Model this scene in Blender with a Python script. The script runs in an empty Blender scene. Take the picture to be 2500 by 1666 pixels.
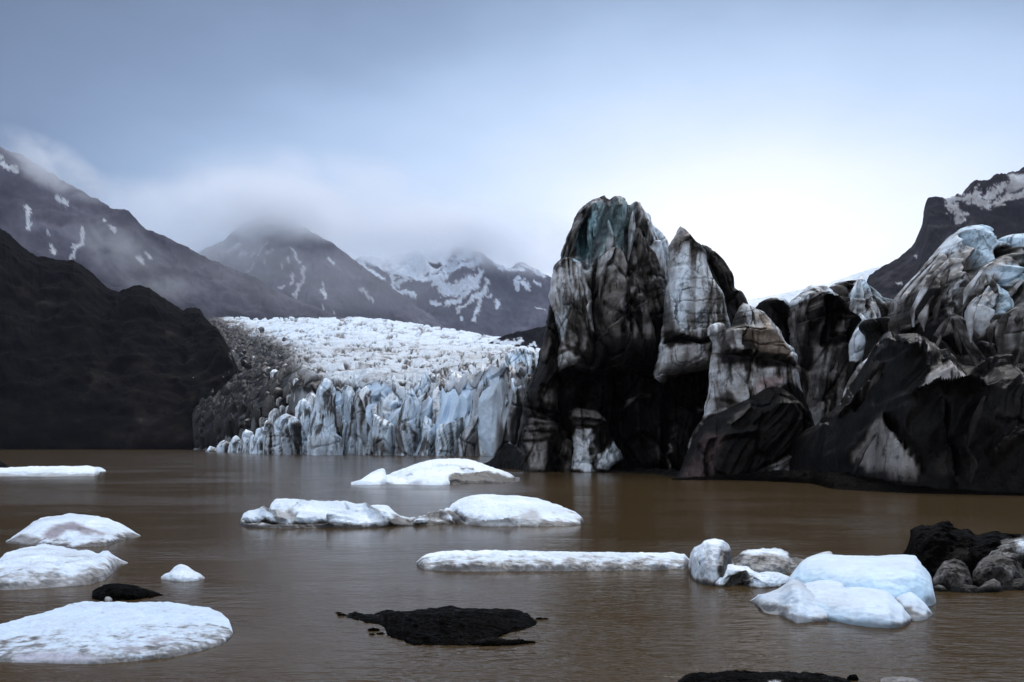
import bpy, math
import numpy as np

S = bpy.context.scene
COL = S.collection
R = math.radians

# ------------------------------------------------------------------ camera
F, CX, YH, H = 2430.0, 1250.0, 1085.0, 4.0      # focal length in photo pixels, horizon row, eye height above the lake
cam = bpy.data.cameras.new("camera")
cam.sensor_width = 36.0
cam.lens = 36.0 * F / 2500.0
cam.shift_y = (YH - 833.0) / 2500.0
cam.clip_start = 0.1
cam.clip_end = 30000.0
co = bpy.data.objects.new("camera", cam)
co.location = (0, 0, H)
co.rotation_euler = (R(90), 0, 0)
COL.objects.link(co)
S.camera = co

# ------------------------------------------------------------------ sky, sun, exposure
SUN_EL, SUN_AZ = 50.0, 16.0                      # degrees; azimuth from +Y towards +X
w = bpy.data.worlds.new("World")
S.world = w
w.use_nodes = True
nt = w.node_tree
nt.nodes.clear()
N = nt.nodes.new
out = N("ShaderNodeOutputWorld")
bg = N("ShaderNodeBackground")
bg.inputs[1].default_value = 0.1
sky = N("ShaderNodeTexSky")
sky.sky_type = 'NISHITA'
sky.sun_disc = False
sky.sun_elevation = R(SUN_EL)
sky.sun_rotation = R(SUN_AZ)
tc = N("ShaderNodeTexCoord")
sub = N("ShaderNodeVectorMath"); sub.operation = 'SUBTRACT'
sub.inputs[1].default_value = (0.220, 0.955, 0.190)      # where the cloud is thinnest
scl = N("ShaderNodeVectorMath"); scl.operation = 'MULTIPLY'
scl.inputs[1].default_value = (0.75, 1.0, 2.0)
ln = N("ShaderNodeVectorMath"); ln.operation = 'LENGTH'
cn = N("ShaderNodeTexNoise"); cn.inputs['Scale'].default_value = 3.2
cn.inputs['Detail'].default_value = 5.0; cn.inputs['Roughness'].default_value = 0.52
cm = N("ShaderNodeMapping"); cm.inputs['Scale'].default_value = (1.0, 1.0, 2.4)
cmul = N("ShaderNodeMath"); cmul.operation = 'MULTIPLY_ADD'
cmul.inputs[1].default_value = 0.16; cmul.inputs[2].default_value = -0.08
cadd = N("ShaderNodeMath"); cadd.operation = 'ADD'
dv = N("ShaderNodeMath"); dv.operation = 'DIVIDE'; dv.inputs[1].default_value = 2.5
ramp = N("ShaderNodeValToRGB")
RAMP = [(0.00, (12.6, 12.7, 12.9)), (0.07, (11.8, 12.0, 12.5)), (0.14, (10.2, 10.9, 12.2)), (0.21, (8.0, 9.3, 11.4)), (0.286, (5.9, 7.6, 10.1)),
        (0.36, (4.5, 6.1, 8.5)), (0.41, (3.4, 4.8, 6.9)), (0.466, (2.4, 3.5, 5.3)), (0.525, (1.7, 2.5, 3.9)), (0.62, (1.0, 1.5, 2.4)),
        (0.80, (2.4, 3.1, 4.4)), (1.20, (8.6, 9.6, 11.6)), (1.60, (11.0, 12.0, 14.0)), (1.95, (10.6, 11.4, 12.8)), (2.4, (9.0, 9.6, 10.8))]
el = ramp.color_ramp.elements
while len(el) < len(RAMP):
    el.new(0.5)
for e, (p, c) in zip(el, RAMP):
    e.position = p / 2.5
    e.color = (c[0], c[1], c[2], 1)
mix = N("ShaderNodeMix"); mix.data_type = 'RGBA'; mix.inputs[0].default_value = 0.9
L = nt.links.new
L(tc.outputs['Generated'], sub.inputs[0]); L(sub.outputs[0], scl.inputs[0]); L(scl.outputs[0], ln.inputs[0])
L(tc.outputs['Generated'], cm.inputs[0]); L(cm.outputs[0], cn.inputs['Vector'])
L(cn.outputs[0], cmul.inputs[0]); L(ln.outputs['Value'], cadd.inputs[0]); L(cmul.outputs[0], cadd.inputs[1])
L(cadd.outputs[0], dv.inputs[0]); L(dv.outputs[0], ramp.inputs[0])
L(sky.outputs[0], mix.inputs[6]); L(ramp.outputs[0], mix.inputs[7])
L(mix.outputs[2], bg.inputs[0]); L(bg.outputs[0], out.inputs[0])

sl = bpy.data.lights.new("sun", 'SUN')
sl.energy = 1.8
sl.angle = R(14)
sl.color = (1.0, 0.97, 0.93)
so = bpy.data.objects.new("sun", sl)
so.rotation_euler = (R(SUN_EL - 90), 0, R(-SUN_AZ))
# a sun lamp shines along its -Z: pointing it so that light comes from behind the ice, high up
from mathutils import Vector
d = Vector((math.sin(R(SUN_AZ)) * math.cos(R(SUN_EL)), math.cos(R(SUN_AZ)) * math.cos(R(SUN_EL)), math.sin(R(SUN_EL))))
so.rotation_euler = d.to_track_quat('Z', 'Y').to_euler()
so.location = (300, 300, 600)
COL.objects.link(so)

S.view_settings.view_transform = 'Standard'
S.view_settings.look = 'None'
S.view_settings.exposure = 0.0
S.view_settings.gamma = 1.0
S.render.engine = 'CYCLES'
S.cycles.use_denoising = True
S.cycles.max_bounces = 8
S.cycles.diffuse_bounces = 3
S.cycles.glossy_bounces = 3
S.cycles.volume_bounces = 4
S.cycles.volume_step_rate = 1.0
S.cycles.volume_max_steps = 64

# ------------------------------------------------------------------ numpy helpers
rng = np.random.default_rng(7)
_perm = rng.permutation(256).astype(np.int64)
_perm = np.concatenate([_perm, _perm, _perm])
_g = rng.normal(size=(256, 3)); _g /= np.linalg.norm(_g, axis=1)[:, None]


def perlin(x, y, z):
    x, y, z = np.broadcast_arrays(np.asarray(x, float), np.asarray(y, float), np.asarray(z, float))
    xi = np.floor(x).astype(np.int64); yi = np.floor(y).astype(np.int64); zi = np.floor(z).astype(np.int64)
    xf, yf, zf = x - xi, y - yi, z - zi
    u, v, s = [t * t * t * (t * (t * 6 - 15) + 10) for t in (xf, yf, zf)]
    r = 0
    for a in (0, 1):
        for b in (0, 1):
            for c in (0, 1):
                h = _perm[_perm[_perm[(xi + a) & 255] + ((yi + b) & 255)] + ((zi + c) & 255)] & 255
                g = _g[h]
                dd = g[..., 0] * (xf - a) + g[..., 1] * (yf - b) + g[..., 2] * (zf - c)
                r = r + dd * (u if a else 1 - u) * (v if b else 1 - v) * (s if c else 1 - s)
    return r * 1.6


def fbm(x, y, z, o=4, gain=0.5):
    r, a = 0, 1.0
    for i in range(o):
        r = r + a * perlin(x * 2 ** i + 13.7 * i, y * 2 ** i - 7.1 * i, z * 2 ** i + 3.3 * i)
        a *= gain
    return r


def ridged(x, y, z, o=3, gain=0.5):
    r, a, t = 0, 1.0, 0
    for i in range(o):
        r = r + a * (1 - 2 * np.abs(perlin(x * 2 ** i + 5.7 * i, y * 2 ** i - 9.1 * i, z * 2 ** i + 1.3 * i)))
        t += a
        a *= gain
    return r / t


def worley(x, y, seed=0):
    """2-D cells: distance to the nearest two points and a random value of the nearest cell."""
    xi = np.floor(x).astype(np.int64); yi = np.floor(y).astype(np.int64)
    d1 = np.full(x.shape, 9.0); d2 = np.full(x.shape, 9.0); val = np.zeros(x.shape)
    gx = np.zeros(x.shape); gy = np.zeros(x.shape)
    for a in (-1, 0, 1):
        for b in (-1, 0, 1):
            h = _perm[_perm[(xi + a + seed) & 255] + ((yi + b) & 255)]
            px = xi + a + (h & 15) / 15.0
            py = yi + b + (_perm[h + 17] & 15) / 15.0
            dd = np.hypot(x - px, y - py)
            near = dd < d1
            d2 = np.where(near, d1, np.minimum(d2, dd))
            val = np.where(near, _perm[h + 91] / 255.0, val)
            gx = np.where(near, x - px, gx); gy = np.where(near, y - py, gy)
            d1 = np.where(near, dd, d1)
    return d1, d2, val, gx, gy


def sstep(a, b, x):
    t = np.clip((x - a) / (b - a + 1e-12), 0, 1)
    return t * t * (3 - 2 * t)


def tp(T, pts):
    p = np.array(pts, float)
    if T is None:
        return p
    return p * T[2] + np.array([T[0], T[1]])


def poly_dist(px, py, line):
    """unsigned distance to a polyline and the side of it (+1 right of its direction in the picture)."""
    best = np.full(px.shape, 1e9); side = np.zeros(px.shape)
    for (ax, ay), (bx, by) in zip(line[:-1], line[1:]):
        dx, dy = bx - ax, by - ay
        t = np.clip(((px - ax) * dx + (py - ay) * dy) / (dx * dx + dy * dy + 1e-9), 0, 1)
        qx, qy = px - ax - t * dx, py - ay - t * dy
        dd = np.hypot(qx, qy)
        n = dd < best
        best = np.where(n, dd, best)
        side = np.where(n, np.sign(dx * (py - ay) - dy * (px - ax)), side)
    return best, side


def inside(px, py, poly):
    c = np.zeros(px.shape, bool)
    n = len(poly)
    for i in range(n):
        x1, y1 = poly[i]; x2, y2 = poly[(i + 1) % n]
        if y1 == y2:
            continue
        hit = ((y1 > py) != (y2 > py)) & (px < (x2 - x1) * (py - y1) / (y2 - y1) + x1)
        c ^= hit
    return c


def poly_soft(px, py, poly, soft):
    dd, _ = poly_dist(px, py, np.vstack([poly, poly[:1]]))
    sd = np.where(inside(px, py, poly), dd, -dd)
    return sstep(-soft, soft, sd)


STOPS = np.array([0, .08, .2, .35, .5, .65, .8, .9, 1.0])
RGB = np.array([(.003, .0028, .0025), (.007, .006, .005), (.020, .0175, .015), (.10, .091, .083), (.31, .302, .298),
                (.52, .545, .57), (.63, .70, .77), (.70, .77, .83), (.86, .89, .92)])
TINT = {'teal': (.10, .19, .21), 'blue': (.42, .60, .72), 'ice': (.46, .52, .59), 'pink': (.20, .135, .13), 'brown': (.10, .07, .045),
        'moss': (.016, .017, .010), 'purple': (.25, .21, .24)}


def tone_rgb(t):
    t = np.clip(t, 0, 1)
    return np.stack([np.interp(t, STOPS, RGB[:, k]) for k in range(3)], -1)


def paint(px, py, wx, wy, wz, tone, patches, jitter=6.0, mottle=0.10, freq=0.5, streak=0.0, drape=1.0, lift=0.0):
    """albedo of every vertex: clean ice against dirt; patches are traced stains, on the blue berg also painted shade."""
    jx = px + jitter * fbm(px / 34, py / 34, wy * .02, 3)
    jy = py + jitter * fbm(px / 34 + 40, py / 34, wy * .02, 3)
    t = np.full(px.shape, float(tone)) if np.isscalar(tone) else tone.copy()
    tint = []
    for p in patches:
        T, poly, val = p[0], p[1], p[2]
        soft = p[3] if len(p) > 3 else 7.0
        m = poly_soft(jx, jy, tp(T, poly), soft)
        if isinstance(val, str):
            tint.append((m * (p[4] if len(p) > 4 else .8), val))
        else:
            t = t * (1 - m) + val * m
            if len(p) > 4:
                tint.append((m * .6, p[4]))
    n = fbm(wx * freq, wy * freq, wz * freq * 1.6, 4, .6)
    n2 = fbm(wx * freq * .25 + 9, wy * freq * .25, wz * freq * .12, 3)
    if lift:
        t = t + lift * sstep(.06, .2, t) * (1 - sstep(.6, .85, t))
    t = t * drape + mottle * n * (0.35 + t) + streak * n2 * (.3 + t)
    c = tone_rgb(t)
    for m, k in tint:
        m = m[..., None]
        lum = c.mean(-1, keepdims=True)
        tk = np.array(TINT[k]); tl = tk.mean()
        tgt = tk * (0.45 + 0.55 * lum / tl)
        c = c * (1 - m) + tgt * m
    return c


def link(o, parent=None):
    COL.objects.link(o)
    if parent is not None:
        o.parent = parent
        o.location = (o.location[0] - parent.location[0], o.location[1] - parent.location[1], o.location[2] - parent.location[2])
    return o


def mesh_obj(name, V, Q, C, mat, parent=None, smooth=True):
    me = bpy.data.meshes.new(name)
    V = np.asarray(V, float).reshape(-1, 3)
    org = np.array([V[:, 0].mean(), V[:, 1].mean(), max(V[:, 2].min(), 0.0)])
    me.vertices.add(len(V))
    me.vertices.foreach_set("co", (V - org).astype(np.float32).ravel())
    Q = np.asarray(Q, np.int32)
    k = Q.shape[1]
    me.loops.add(Q.size)
    me.loops.foreach_set("vertex_index", Q.ravel())
    me.polygons.add(len(Q))
    me.polygons.foreach_set("loop_start", np.arange(0, Q.size, k, dtype=np.int32))
    me.polygons.foreach_set("loop_total", np.full(len(Q), k, np.int32))
    me.polygons.foreach_set("use_smooth", np.full(len(Q), smooth, bool))
    me.update(calc_edges=True)
    me.validate()
    if C is not None:
        a = me.color_attributes.new("tint", 'FLOAT_COLOR', 'POINT')
        c4 = np.ones((len(V), 4), np.float32)
        c4[:, :3] = np.clip(C.reshape(-1, 3), 0, 1)
        a.data.foreach_set("color", c4.ravel())
    me.materials.append(mat)
    o = bpy.data.objects.new(name, me)
    o.location = org
    return link(o, parent)


def tag(o, label=None, cat=None, group=None, kind=None):
    if label: o['label'] = label
    if cat: o['category'] = cat
    if group: o['group'] = group
    if kind: o['kind'] = kind
    return o


def empty(name, loc):
    o = bpy.data.objects.new(name, None)
    o.location = loc
    o.empty_display_size = 1
    COL.objects.link(o)
    return o


def grid_quads(r, c, wrap=False):
    i = np.arange(r * c).reshape(r, c)
    if wrap:
        i = np.concatenate([i, i[:, :1]], 1)
    return np.stack([i[:-1, :-1], i[:-1, 1:], i[1:, 1:], i[1:, :-1]], -1).reshape(-1, 4)


def proj(X, Y, Z):
    return CX + F * X / Y, YH - F * (Z - H) / Y


def world(px, py, Y):
    return (px - CX) / F * Y, Y, H + (YH - py) / F * Y


# ------------------------------------------------------------------ materials
def attr_mat(name, rough=.4, spec=.4, bump=(), mott=0.0, mott_scale=1.0, sss=0.0, strata=0.0, coat=0.0, rough_var=0.0, silt=None, cracks=None):
    m = bpy.data.materials.new(name)
    m.use_nodes = True
    t = m.node_tree
    t.nodes.clear()
    n = t.nodes.new
    lk = t.links.new
    o = n("ShaderNodeOutputMaterial")
    b = n("ShaderNodeBsdfPrincipled")
    b.inputs['Roughness'].default_value = rough
    b.inputs['Specular IOR Level'].default_value = spec
    a = n("ShaderNodeAttribute"); a.attribute_name = "tint"
    tcn = n("ShaderNodeTexCoord")
    col = a.outputs['Color']
    if mott:
        ns = n("ShaderNodeTexNoise"); ns.inputs['Scale'].default_value = mott_scale
        ns.inputs['Detail'].default_value = 6; ns.inputs['Roughness'].default_value = .65
        mr = n("ShaderNodeMapRange"); mr.inputs['From Min'].default_value = .25; mr.inputs['From Max'].default_value = .75
        mr.inputs['To Min'].default_value = 1 - mott; mr.inputs['To Max'].default_value = 1 + mott * .6
        mx = n("ShaderNodeVectorMath"); mx.operation = 'SCALE'
        lk(tcn.outputs['Object'], ns.inputs['Vector']); lk(ns.outputs[0], mr.inputs[0])
        lk(col, mx.inputs[0]); lk(mr.outputs[0], mx.inputs['Scale'])
        col = mx.outputs[0]
    if strata:
        mp = n("ShaderNodeMapping"); mp.inputs['Scale'].default_value = (.10, .10, 1.3)
        mp.inputs['Rotation'].default_value = (0, R(5), 0)
        ns = n("ShaderNodeTexNoise"); ns.inputs['Scale'].default_value = 1.0; ns.inputs['Detail'].default_value = 5
        mr = n("ShaderNodeMapRange"); mr.inputs['From Min'].default_value = .56; mr.inputs['From Max'].default_value = .66
        mr.inputs['To Min'].default_value = 1; mr.inputs['To Max'].default_value = 1 - strata
        mx = n("ShaderNodeVectorMath"); mx.operation = 'SCALE'
        lk(tcn.outputs['Object'], mp.inputs[0]); lk(mp.outputs[0], ns.inputs['Vector']); lk(ns.outputs[0], mr.inputs[0])
        lk(col, mx.inputs[0]); lk(mr.outputs[0], mx.inputs['Scale'])
        col = mx.outputs[0]
    if silt:
        for (sc_, stretch, lo, hi, keep) in silt:
            mp = n("ShaderNodeMapping"); mp.inputs['Scale'].default_value = stretch
            lk(tcn.outputs['Object'], mp.inputs[0])
            ns = n("ShaderNodeTexNoise"); ns.inputs['Scale'].default_value = sc_; ns.inputs['Detail'].default_value = 9
            ns.inputs['Roughness'].default_value = .68; ns.inputs['Distortion'].default_value = .5
            mr = n("ShaderNodeMapRange"); mr.interpolation_type = 'SMOOTHSTEP'
            mr.inputs['From Min'].default_value = lo; mr.inputs['From Max'].default_value = hi
            mr.inputs['To Min'].default_value = 1; mr.inputs['To Max'].default_value = keep
            mx = n("ShaderNodeVectorMath"); mx.operation = 'SCALE'
            lk(mp.outputs[0], ns.inputs['Vector']); lk(ns.outputs[0], mr.inputs[0])
            lk(col, mx.inputs[0]); lk(mr.outputs[0], mx.inputs['Scale'])
            col = mx.outputs[0]
    if cracks:
        for (sc_, stretch, wd_, keep) in cracks:
            mp = n("ShaderNodeMapping"); mp.inputs['Scale'].default_value = stretch; mp.inputs['Rotation'].default_value = (0, R(12), 0)
            wn = n("ShaderNodeTexNoise"); wn.inputs['Scale'].default_value = .5; wn.inputs['Detail'].default_value = 4
            wm = n("ShaderNodeVectorMath"); wm.operation = 'MULTIPLY_ADD'; wm.inputs[1].default_value = (2.2, 2.2, 2.2)
            lk(tcn.outputs['Object'], wn.inputs['Vector']); lk(wn.outputs[1], wm.inputs[0]); lk(tcn.outputs['Object'], wm.inputs[2])
            lk(wm.outputs[0], mp.inputs[0])
            vo = n("ShaderNodeTexVoronoi"); vo.feature = 'DISTANCE_TO_EDGE'; vo.inputs['Scale'].default_value = sc_
            mr = n("ShaderNodeMapRange"); mr.interpolation_type = 'SMOOTHSTEP'
            mr.inputs['From Min'].default_value = 0; mr.inputs['From Max'].default_value = wd_
            mr.inputs['To Min'].default_value = keep; mr.inputs['To Max'].default_value = 1
            mx = n("ShaderNodeVectorMath"); mx.operation = 'SCALE'
            lk(mp.outputs[0], vo.inputs['Vector']); lk(vo.outputs['Distance'], mr.inputs[0])
            lk(col, mx.inputs[0]); lk(mr.outputs[0], mx.inputs['Scale'])
            col = mx.outputs[0]
    lk(col, b.inputs['Base Color'])
    if rough_var:
        ns = n("ShaderNodeTexNoise"); ns.inputs['Scale'].default_value = mott_scale * .7; ns.inputs['Detail'].default_value = 4
        mr = n("ShaderNodeMapRange"); mr.inputs['From Min'].default_value = .3; mr.inputs['From Max'].default_value = .7
        mr.inputs['To Min'].default_value = rough - rough_var; mr.inputs['To Max'].default_value = rough + rough_var
        lk(tcn.outputs['Object'], ns.inputs['Vector']); lk(ns.outputs[0], mr.inputs[0]); lk(mr.outputs[0], b.inputs['Roughness'])
    if sss:
        b.inputs['Subsurface Weight'].default_value = sss
        b.inputs['Subsurface Radius'].default_value = (.25, .5, .8)
        b.inputs['Subsurface Scale'].default_value = .25
    prev = None
    for (scale, strength, dist, kind, stretch) in bump:
        mp = n("ShaderNodeMapping"); mp.inputs['Scale'].default_value = stretch
        lk(tcn.outputs['Object'], mp.inputs[0])
        if kind == 'vor':
            ns = n("ShaderNodeTexVoronoi"); ns.inputs['Scale'].default_value = scale
            hgt = ns.outputs['Distance']
        else:
            ns = n("ShaderNodeTexNoise"); ns.inputs['Scale'].default_value = scale
            ns.inputs['Detail'].default_value = 6; ns.inputs['Roughness'].default_value = .6
            if kind == 'ridge':
                ns.noise_type = 'RIDGED_MULTIFRACTAL'
            hgt = ns.outputs[0]
        lk(mp.outputs[0], ns.inputs['Vector'])
        bp = n("ShaderNodeBump"); bp.inputs['Strength'].default_value = strength; bp.inputs['Distance'].default_value = dist
        lk(hgt, bp.inputs['Height'])
        if prev is not None:
            lk(prev, bp.inputs['Normal'])
        prev = bp.outputs[0]
    if prev is not None:
        lk(prev, b.inputs['Normal'])
    lk(b.outputs[0], o.inputs[0])
    return m


M_DIRTY = attr_mat("dirty_glacier_ice", .5, .08, [(.45, .6, 1.1, 'noise', (1, 1, .4)), (2.2, .45, .2, 'noise', (1, 1, 1.2))], .35, 1.1, strata=.12, rough_var=.15, silt=[(.36, (1, 1, .5), .53, .63, .25), (1.3, (.6, .6, 1.2), .57, .66, .40)], cracks=[(.11, (1, 1, .5), .022, .45)])
M_SERAC = attr_mat("serac_ice", .45, .3, [(.28, .6, 1.4, 'noise', (1.3, 1.3, .3)), (1.2, .4, .4, 'noise', (1, 1, .6))], .18, .5, silt=[(.20, (1.6, 1.6, .22), .56, .64, .30), (.8, (1.4, 1.4, .3), .57, .66, .4)])
M_FIELD = attr_mat("crevassed_ice", .6, .2, [(.22, .7, 1.6, 'noise', (.6, 1.2, 1))], .15, .3)
M_FLOE = attr_mat("floe_ice", .5, .35, [(1.6, .7, .35, 'noise', (1, 1, 1)), (7, .5, .07, 'vor', (1, 1, 1)), (24, .45, .025, 'noise', (1, 1, 1))], .12, 4.0, sss=.05, silt=[(1.4, (1, 1, 1), .60, .74, .6)])
M_BLUE = attr_mat("smooth_blue_ice", .62, .2, [(1.3, .5, .20, 'noise', (1, 1, 1)), (3.4, .5, .08, 'vor', (1, 1, .8)), (14, .4, .03, 'noise', (1, 1, 1))], .12, 2.5, sss=.10)
M_MUD = attr_mat("wet_black_debris", .5, .01, [(4, 1.0, .3, 'noise', (1, 1, 1)), (14, 1.0, .12, 'vor', (1, 1, 1)), (40, .8, .03, 'noise', (1, 1, 1))], .6, 6.0, rough_var=.3)
M_ROCK = attr_mat("mountain_rock", .95, .05, [(.012, .8, 18, 'noise', (1, 1, .5)), (.06, .6, 5, 'noise', (1, 1, 1))], .3, .03)
M_HILL = attr_mat("moraine_slope", .95, .02, [(.06, .6, 3, 'noise', (1, 1, .5)), (.35, .8, 1.2, 'noise', (1, 1, .7))], .6, .05)
M_GROUND = attr_mat("gravel_ground", .9, .2, [(.8, .6, .2, 'noise', (1, 1, 1))], .3, .5)


def water_mat():
    m = bpy.data.materials.new("silty_water")
    m.use_nodes = True
    t = m.node_tree; n = t.nodes.new; lk = t.links.new
    b = t.nodes['Principled BSDF']
    b.inputs['Base Color'].default_value = (.052, .0335, .0150, 1)
    b.inputs['Roughness'].default_value = .15
    b.inputs['Specular Tint'].default_value = (1, .82, .58, 1)
    b.inputs['IOR'].default_value = 1.3
    b.inputs['Specular IOR Level'].default_value = .10
    tcn = n("ShaderNodeTexCoord")

    def noise(scale, stretch, rot=0.0, detail=3, rough=.5, kind=None):
        mp = n("ShaderNodeMapping"); mp.inputs['Scale'].default_value = stretch
        mp.inputs['Rotation'].default_value = (0, 0, R(rot))
        ns = n("ShaderNodeTexNoise"); ns.inputs['Scale'].default_value = scale
        ns.inputs['Detail'].default_value = detail; ns.inputs['Roughness'].default_value = rough
        lk(tcn.outputs['Object'], mp.inputs[0]); lk(mp.outputs[0], ns.inputs['Vector'])
        return ns.outputs[0]
    big = noise(.055, (.6, 1, 1), 12, 3, .6)
    mr = n("ShaderNodeMapRange"); mr.inputs['From Min'].default_value = .46; mr.inputs['From Max'].default_value = .62
    mr.inputs['To Min'].default_value = .10; mr.inputs['To Max'].default_value = 1.0
    lk(big, mr.inputs[0])
    r1 = noise(2.1, (.45, 1, 1), 8, 3, .55)
    r2 = noise(6.5, (.5, 1, 1), -10, 2, .5)
    sm = n("ShaderNodeMath"); sm.operation = 'MULTIPLY_ADD'; sm.inputs[1].default_value = .3
    lk(r2, sm.inputs[0]); lk(r1, sm.inputs[2])
    ml = n("ShaderNodeMath"); ml.operation = 'MULTIPLY'
    lk(sm.outputs[0], ml.inputs[0]); lk(mr.outputs[0], ml.inputs[1])
    bp = n("ShaderNodeBump"); bp.inputs['Strength'].default_value = 1.0; bp.inputs['Distance'].default_value = .09
    lk(ml.outputs[0], bp.inputs['Height'])
    lk(bp.outputs[0], b.inputs['Normal'])
    return m


M_WATER = water_mat()

# ------------------------------------------------------------------ builders
def relief(px, py, creases):
    """metres pushed towards the lake (+) or into the ice (-) by folds, grooves and ribs traced as lines."""
    dsp = np.zeros(px.shape)
    jx = px + 3.0 * fbm(px / 22, py / 22, 4.4, 2)
    jy = py + 3.0 * fbm(px / 22, py / 22, 9.4, 2)
    for (T, line, kind, amp, wid) in creases:
        ln_ = tp(T, line)
        wd = wid * (T[2] if T else 1)
        dd, side = poly_dist(jx, jy, ln_)
        if kind == 'v':
            dsp -= amp * np.clip(1 - dd / wd, 0, 1) ** 1.3
        elif kind == 'r':
            dsp += amp * np.clip(1 - dd / wd, 0, 1) ** 1.1
        elif kind == 'f':            # a fold: the side right of the line stands proud of the other
            dsp += amp * np.where(side > 0, np.exp(-dd / wd), -.6 * np.exp(-dd / (wd * .6)))
    return dsp


ZBOT = lambda T, y, Y: H + (YH - (T[1] + T[2] * y)) / F * Y


def fin(name, parent, left, right, Y, D, tone=.5, creases=(), patches=(), mat=None, a=2.4, b=.6, back=.8, rough=1.0, edge=.3,
        step=2.2, seed=0.0, mottle=.12, streak=.15, lean=0.0, nz=(.22, .09), smooth=True, bend=0.0, efreq=.35, ridge=None, zbot=-0.6, fac=3.4, facet=.95, crease_gain=1.7, shear=0.0, pleat=2.4, drape=.5, hue=1.0, lift=0.0):
    """one blade of ice: a closed volume grown over a left and a right edge (bottom to top, the last point is the peak)."""
    l = np.array(left, float); r = np.array(right, float)
    z0 = zbot
    pyb = YH + F * (H - z0) / Y
    pt = l[-1, 1]
    n = int(max(14, (pyb - pt) / step))
    s = np.linspace(0, 1, n)
    py = pt + (pyb - pt) * (s ** 1.25)
    o = np.argsort(l[:, 1]); xl = np.interp(py, l[o, 1], l[o, 0])
    o = np.argsort(r[:, 1]); xr = np.interp(py, r[o, 1], r[o, 0])
    sm = lambda v: np.convolve(np.pad(v, 2, 'edge'), [.1, .2, .4, .2, .1], 'valid')
    xl, xr = sm(xl), sm(xr)
    pxm = F / Y                                       # pixels per metre here
    zz = H + (YH - py) / pxm
    taper = sstep(0, 8, py - pt)
    e = edge * pxm
    jl = e * fbm(zz * efreq, seed + 1.3, 0, 4, .6) * taper
    jr = e * fbm(zz * efreq, seed + 7.9, 5, 4, .6) * taper
    xr = np.maximum(xr, xl + .5)
    w_ = (xr - xl).max()
    nf = int(max(10, w_ / (step * 1.1))); nb = max(5, nf // 5)
    sf = np.sin(np.linspace(-1, 1, nf) * np.pi / 2 * .96) / np.sin(np.pi / 2 * .96)
    sb = np.linspace(1, -1, nb + 2)[1:-1]
    hw = (xr - xl) / 2; xc = (xr + xl) / 2
    ss = np.concatenate([sf, sb])
    isf = np.concatenate([np.ones(nf, bool), np.zeros(nb, bool)])
    PX = xc[:, None] + hw[:, None] * ss[None]
    PX = PX + jl[:, None] * np.clip(-ss, 0, 1)[None] ** 4 + jr[:, None] * np.clip(ss, 0, 1)[None] ** 4
    PY = np.repeat(py[:, None], len(ss), 1)
    prof = (1 - np.abs(ss) ** a).clip(0, 1) ** b
    if ridge is not None:                             # a sharp arris down the front instead of a round belly
        rs = ridge + .25 * fbm(zz * .07, seed + 2, 0, 2)
        rs = np.clip(rs, -.75, .75)[:, None]
        tri = np.where(ss[None] < rs, (1 + ss[None]) / (1 + rs), (1 - ss[None]) / (1 - rs))
        prof = np.where(isf[None], .12 * prof[None] + .88 * np.clip(tri, 0, 1), prof[None])
    else:
        prof = np.repeat(prof[None], n, 0)
    hwm = hw / pxm
    Dr = np.minimum(D, hwm * 1.5 + .15)
    if zbot > -.5:
        Dr = Dr * (.35 + .65 * sstep(0, min(4.0, .3 * (zz[0] - zbot)), zz - zbot) ** .5)
    dep = np.where(isf[None], Dr[:, None] * prof, -Dr[:, None] * back * prof)
    wx = (PX - CX) / pxm; wz = np.repeat(zz[:, None], len(ss), 1)
    q = 1.0 * prof ** .5 * np.minimum(1, hwm / 1.2)[:, None]
    wpx = wx + 1.5 * fbm(wx * .12, wz * .08, seed, 2); wpz = wz + 2.5 * fbm(wx * .1, wz * .1, seed + 30, 2)
    # broken, tilted facets
    d1, d2, val, gx, gy = worley(wpx / fac + seed * 3.1, wpz / (fac * 2.2) + seed, int(seed) % 200)
    v2 = (val * 7.31) % 1.0; v3 = (val * 13.7) % 1.0
    fct = 1.5 * gx * (v2 - .5) * 2 + 1.3 * gy * (v3 - .35) * 1.4 + .8 * (val - .5) - 1.1 * np.clip(.10 - (d2 - d1), 0, .10) / .10
    k = nz[0]
    acr = wpx - shear * wz
    n1 = .62 * ridged(acr * k * 1.5 + .02 * wpz, seed, wpz * k * .15, 3, .55) + .38 * ridged(wpx * k * .8, seed + 4, wpz * k * .38, 3, .5)
    n2 = fbm(wx * k * 2.2, seed + 3, wz * k * 1.2, 4, .55)
    n3 = fbm(wx * .15, seed + 8, wz * 1.7, 3, .6) * (pxm > 9)
    dsp = rough * q * (pleat * (n1 - .25) + .40 * n2 + .03 * n3 + facet * (fac / 3.4) * fct)
    if creases:
        dsp = dsp + crease_gain * q * relief(PX, PY, creases)
    dep = dep + np.where(isf[None], dsp, -dsp * .6)
    YY = Y - dep + lean * (wz - 0)
    # silt washed down the face in long streaks
    st = fbm(acr * .75 + 40, seed + 50, wz * .07, 4, .6) + .35 * fbm(wx * .2, seed + 60, wz * .2, 3)
    tonev = tone * (1 - drape * sstep(-.02, .42, st)) * (1 + .22 * sstep(.05, .5, -st))
    # the edges keep their place in the picture at this thing's own distance
    XX = (PX - CX) / pxm + bend * dep
    ZZ = wz
    V = np.stack([XX, YY, ZZ], -1)
    C = hue * paint(PX, PY, wx, YY * 0 + Y, wz, tonev, patches, mottle=mottle, streak=streak, drape=(1 - .55 * drape * sstep(.12, .5, st)), lift=lift)
    Q = grid_quads(n, len(ss), True)[:, ::-1]
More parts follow.
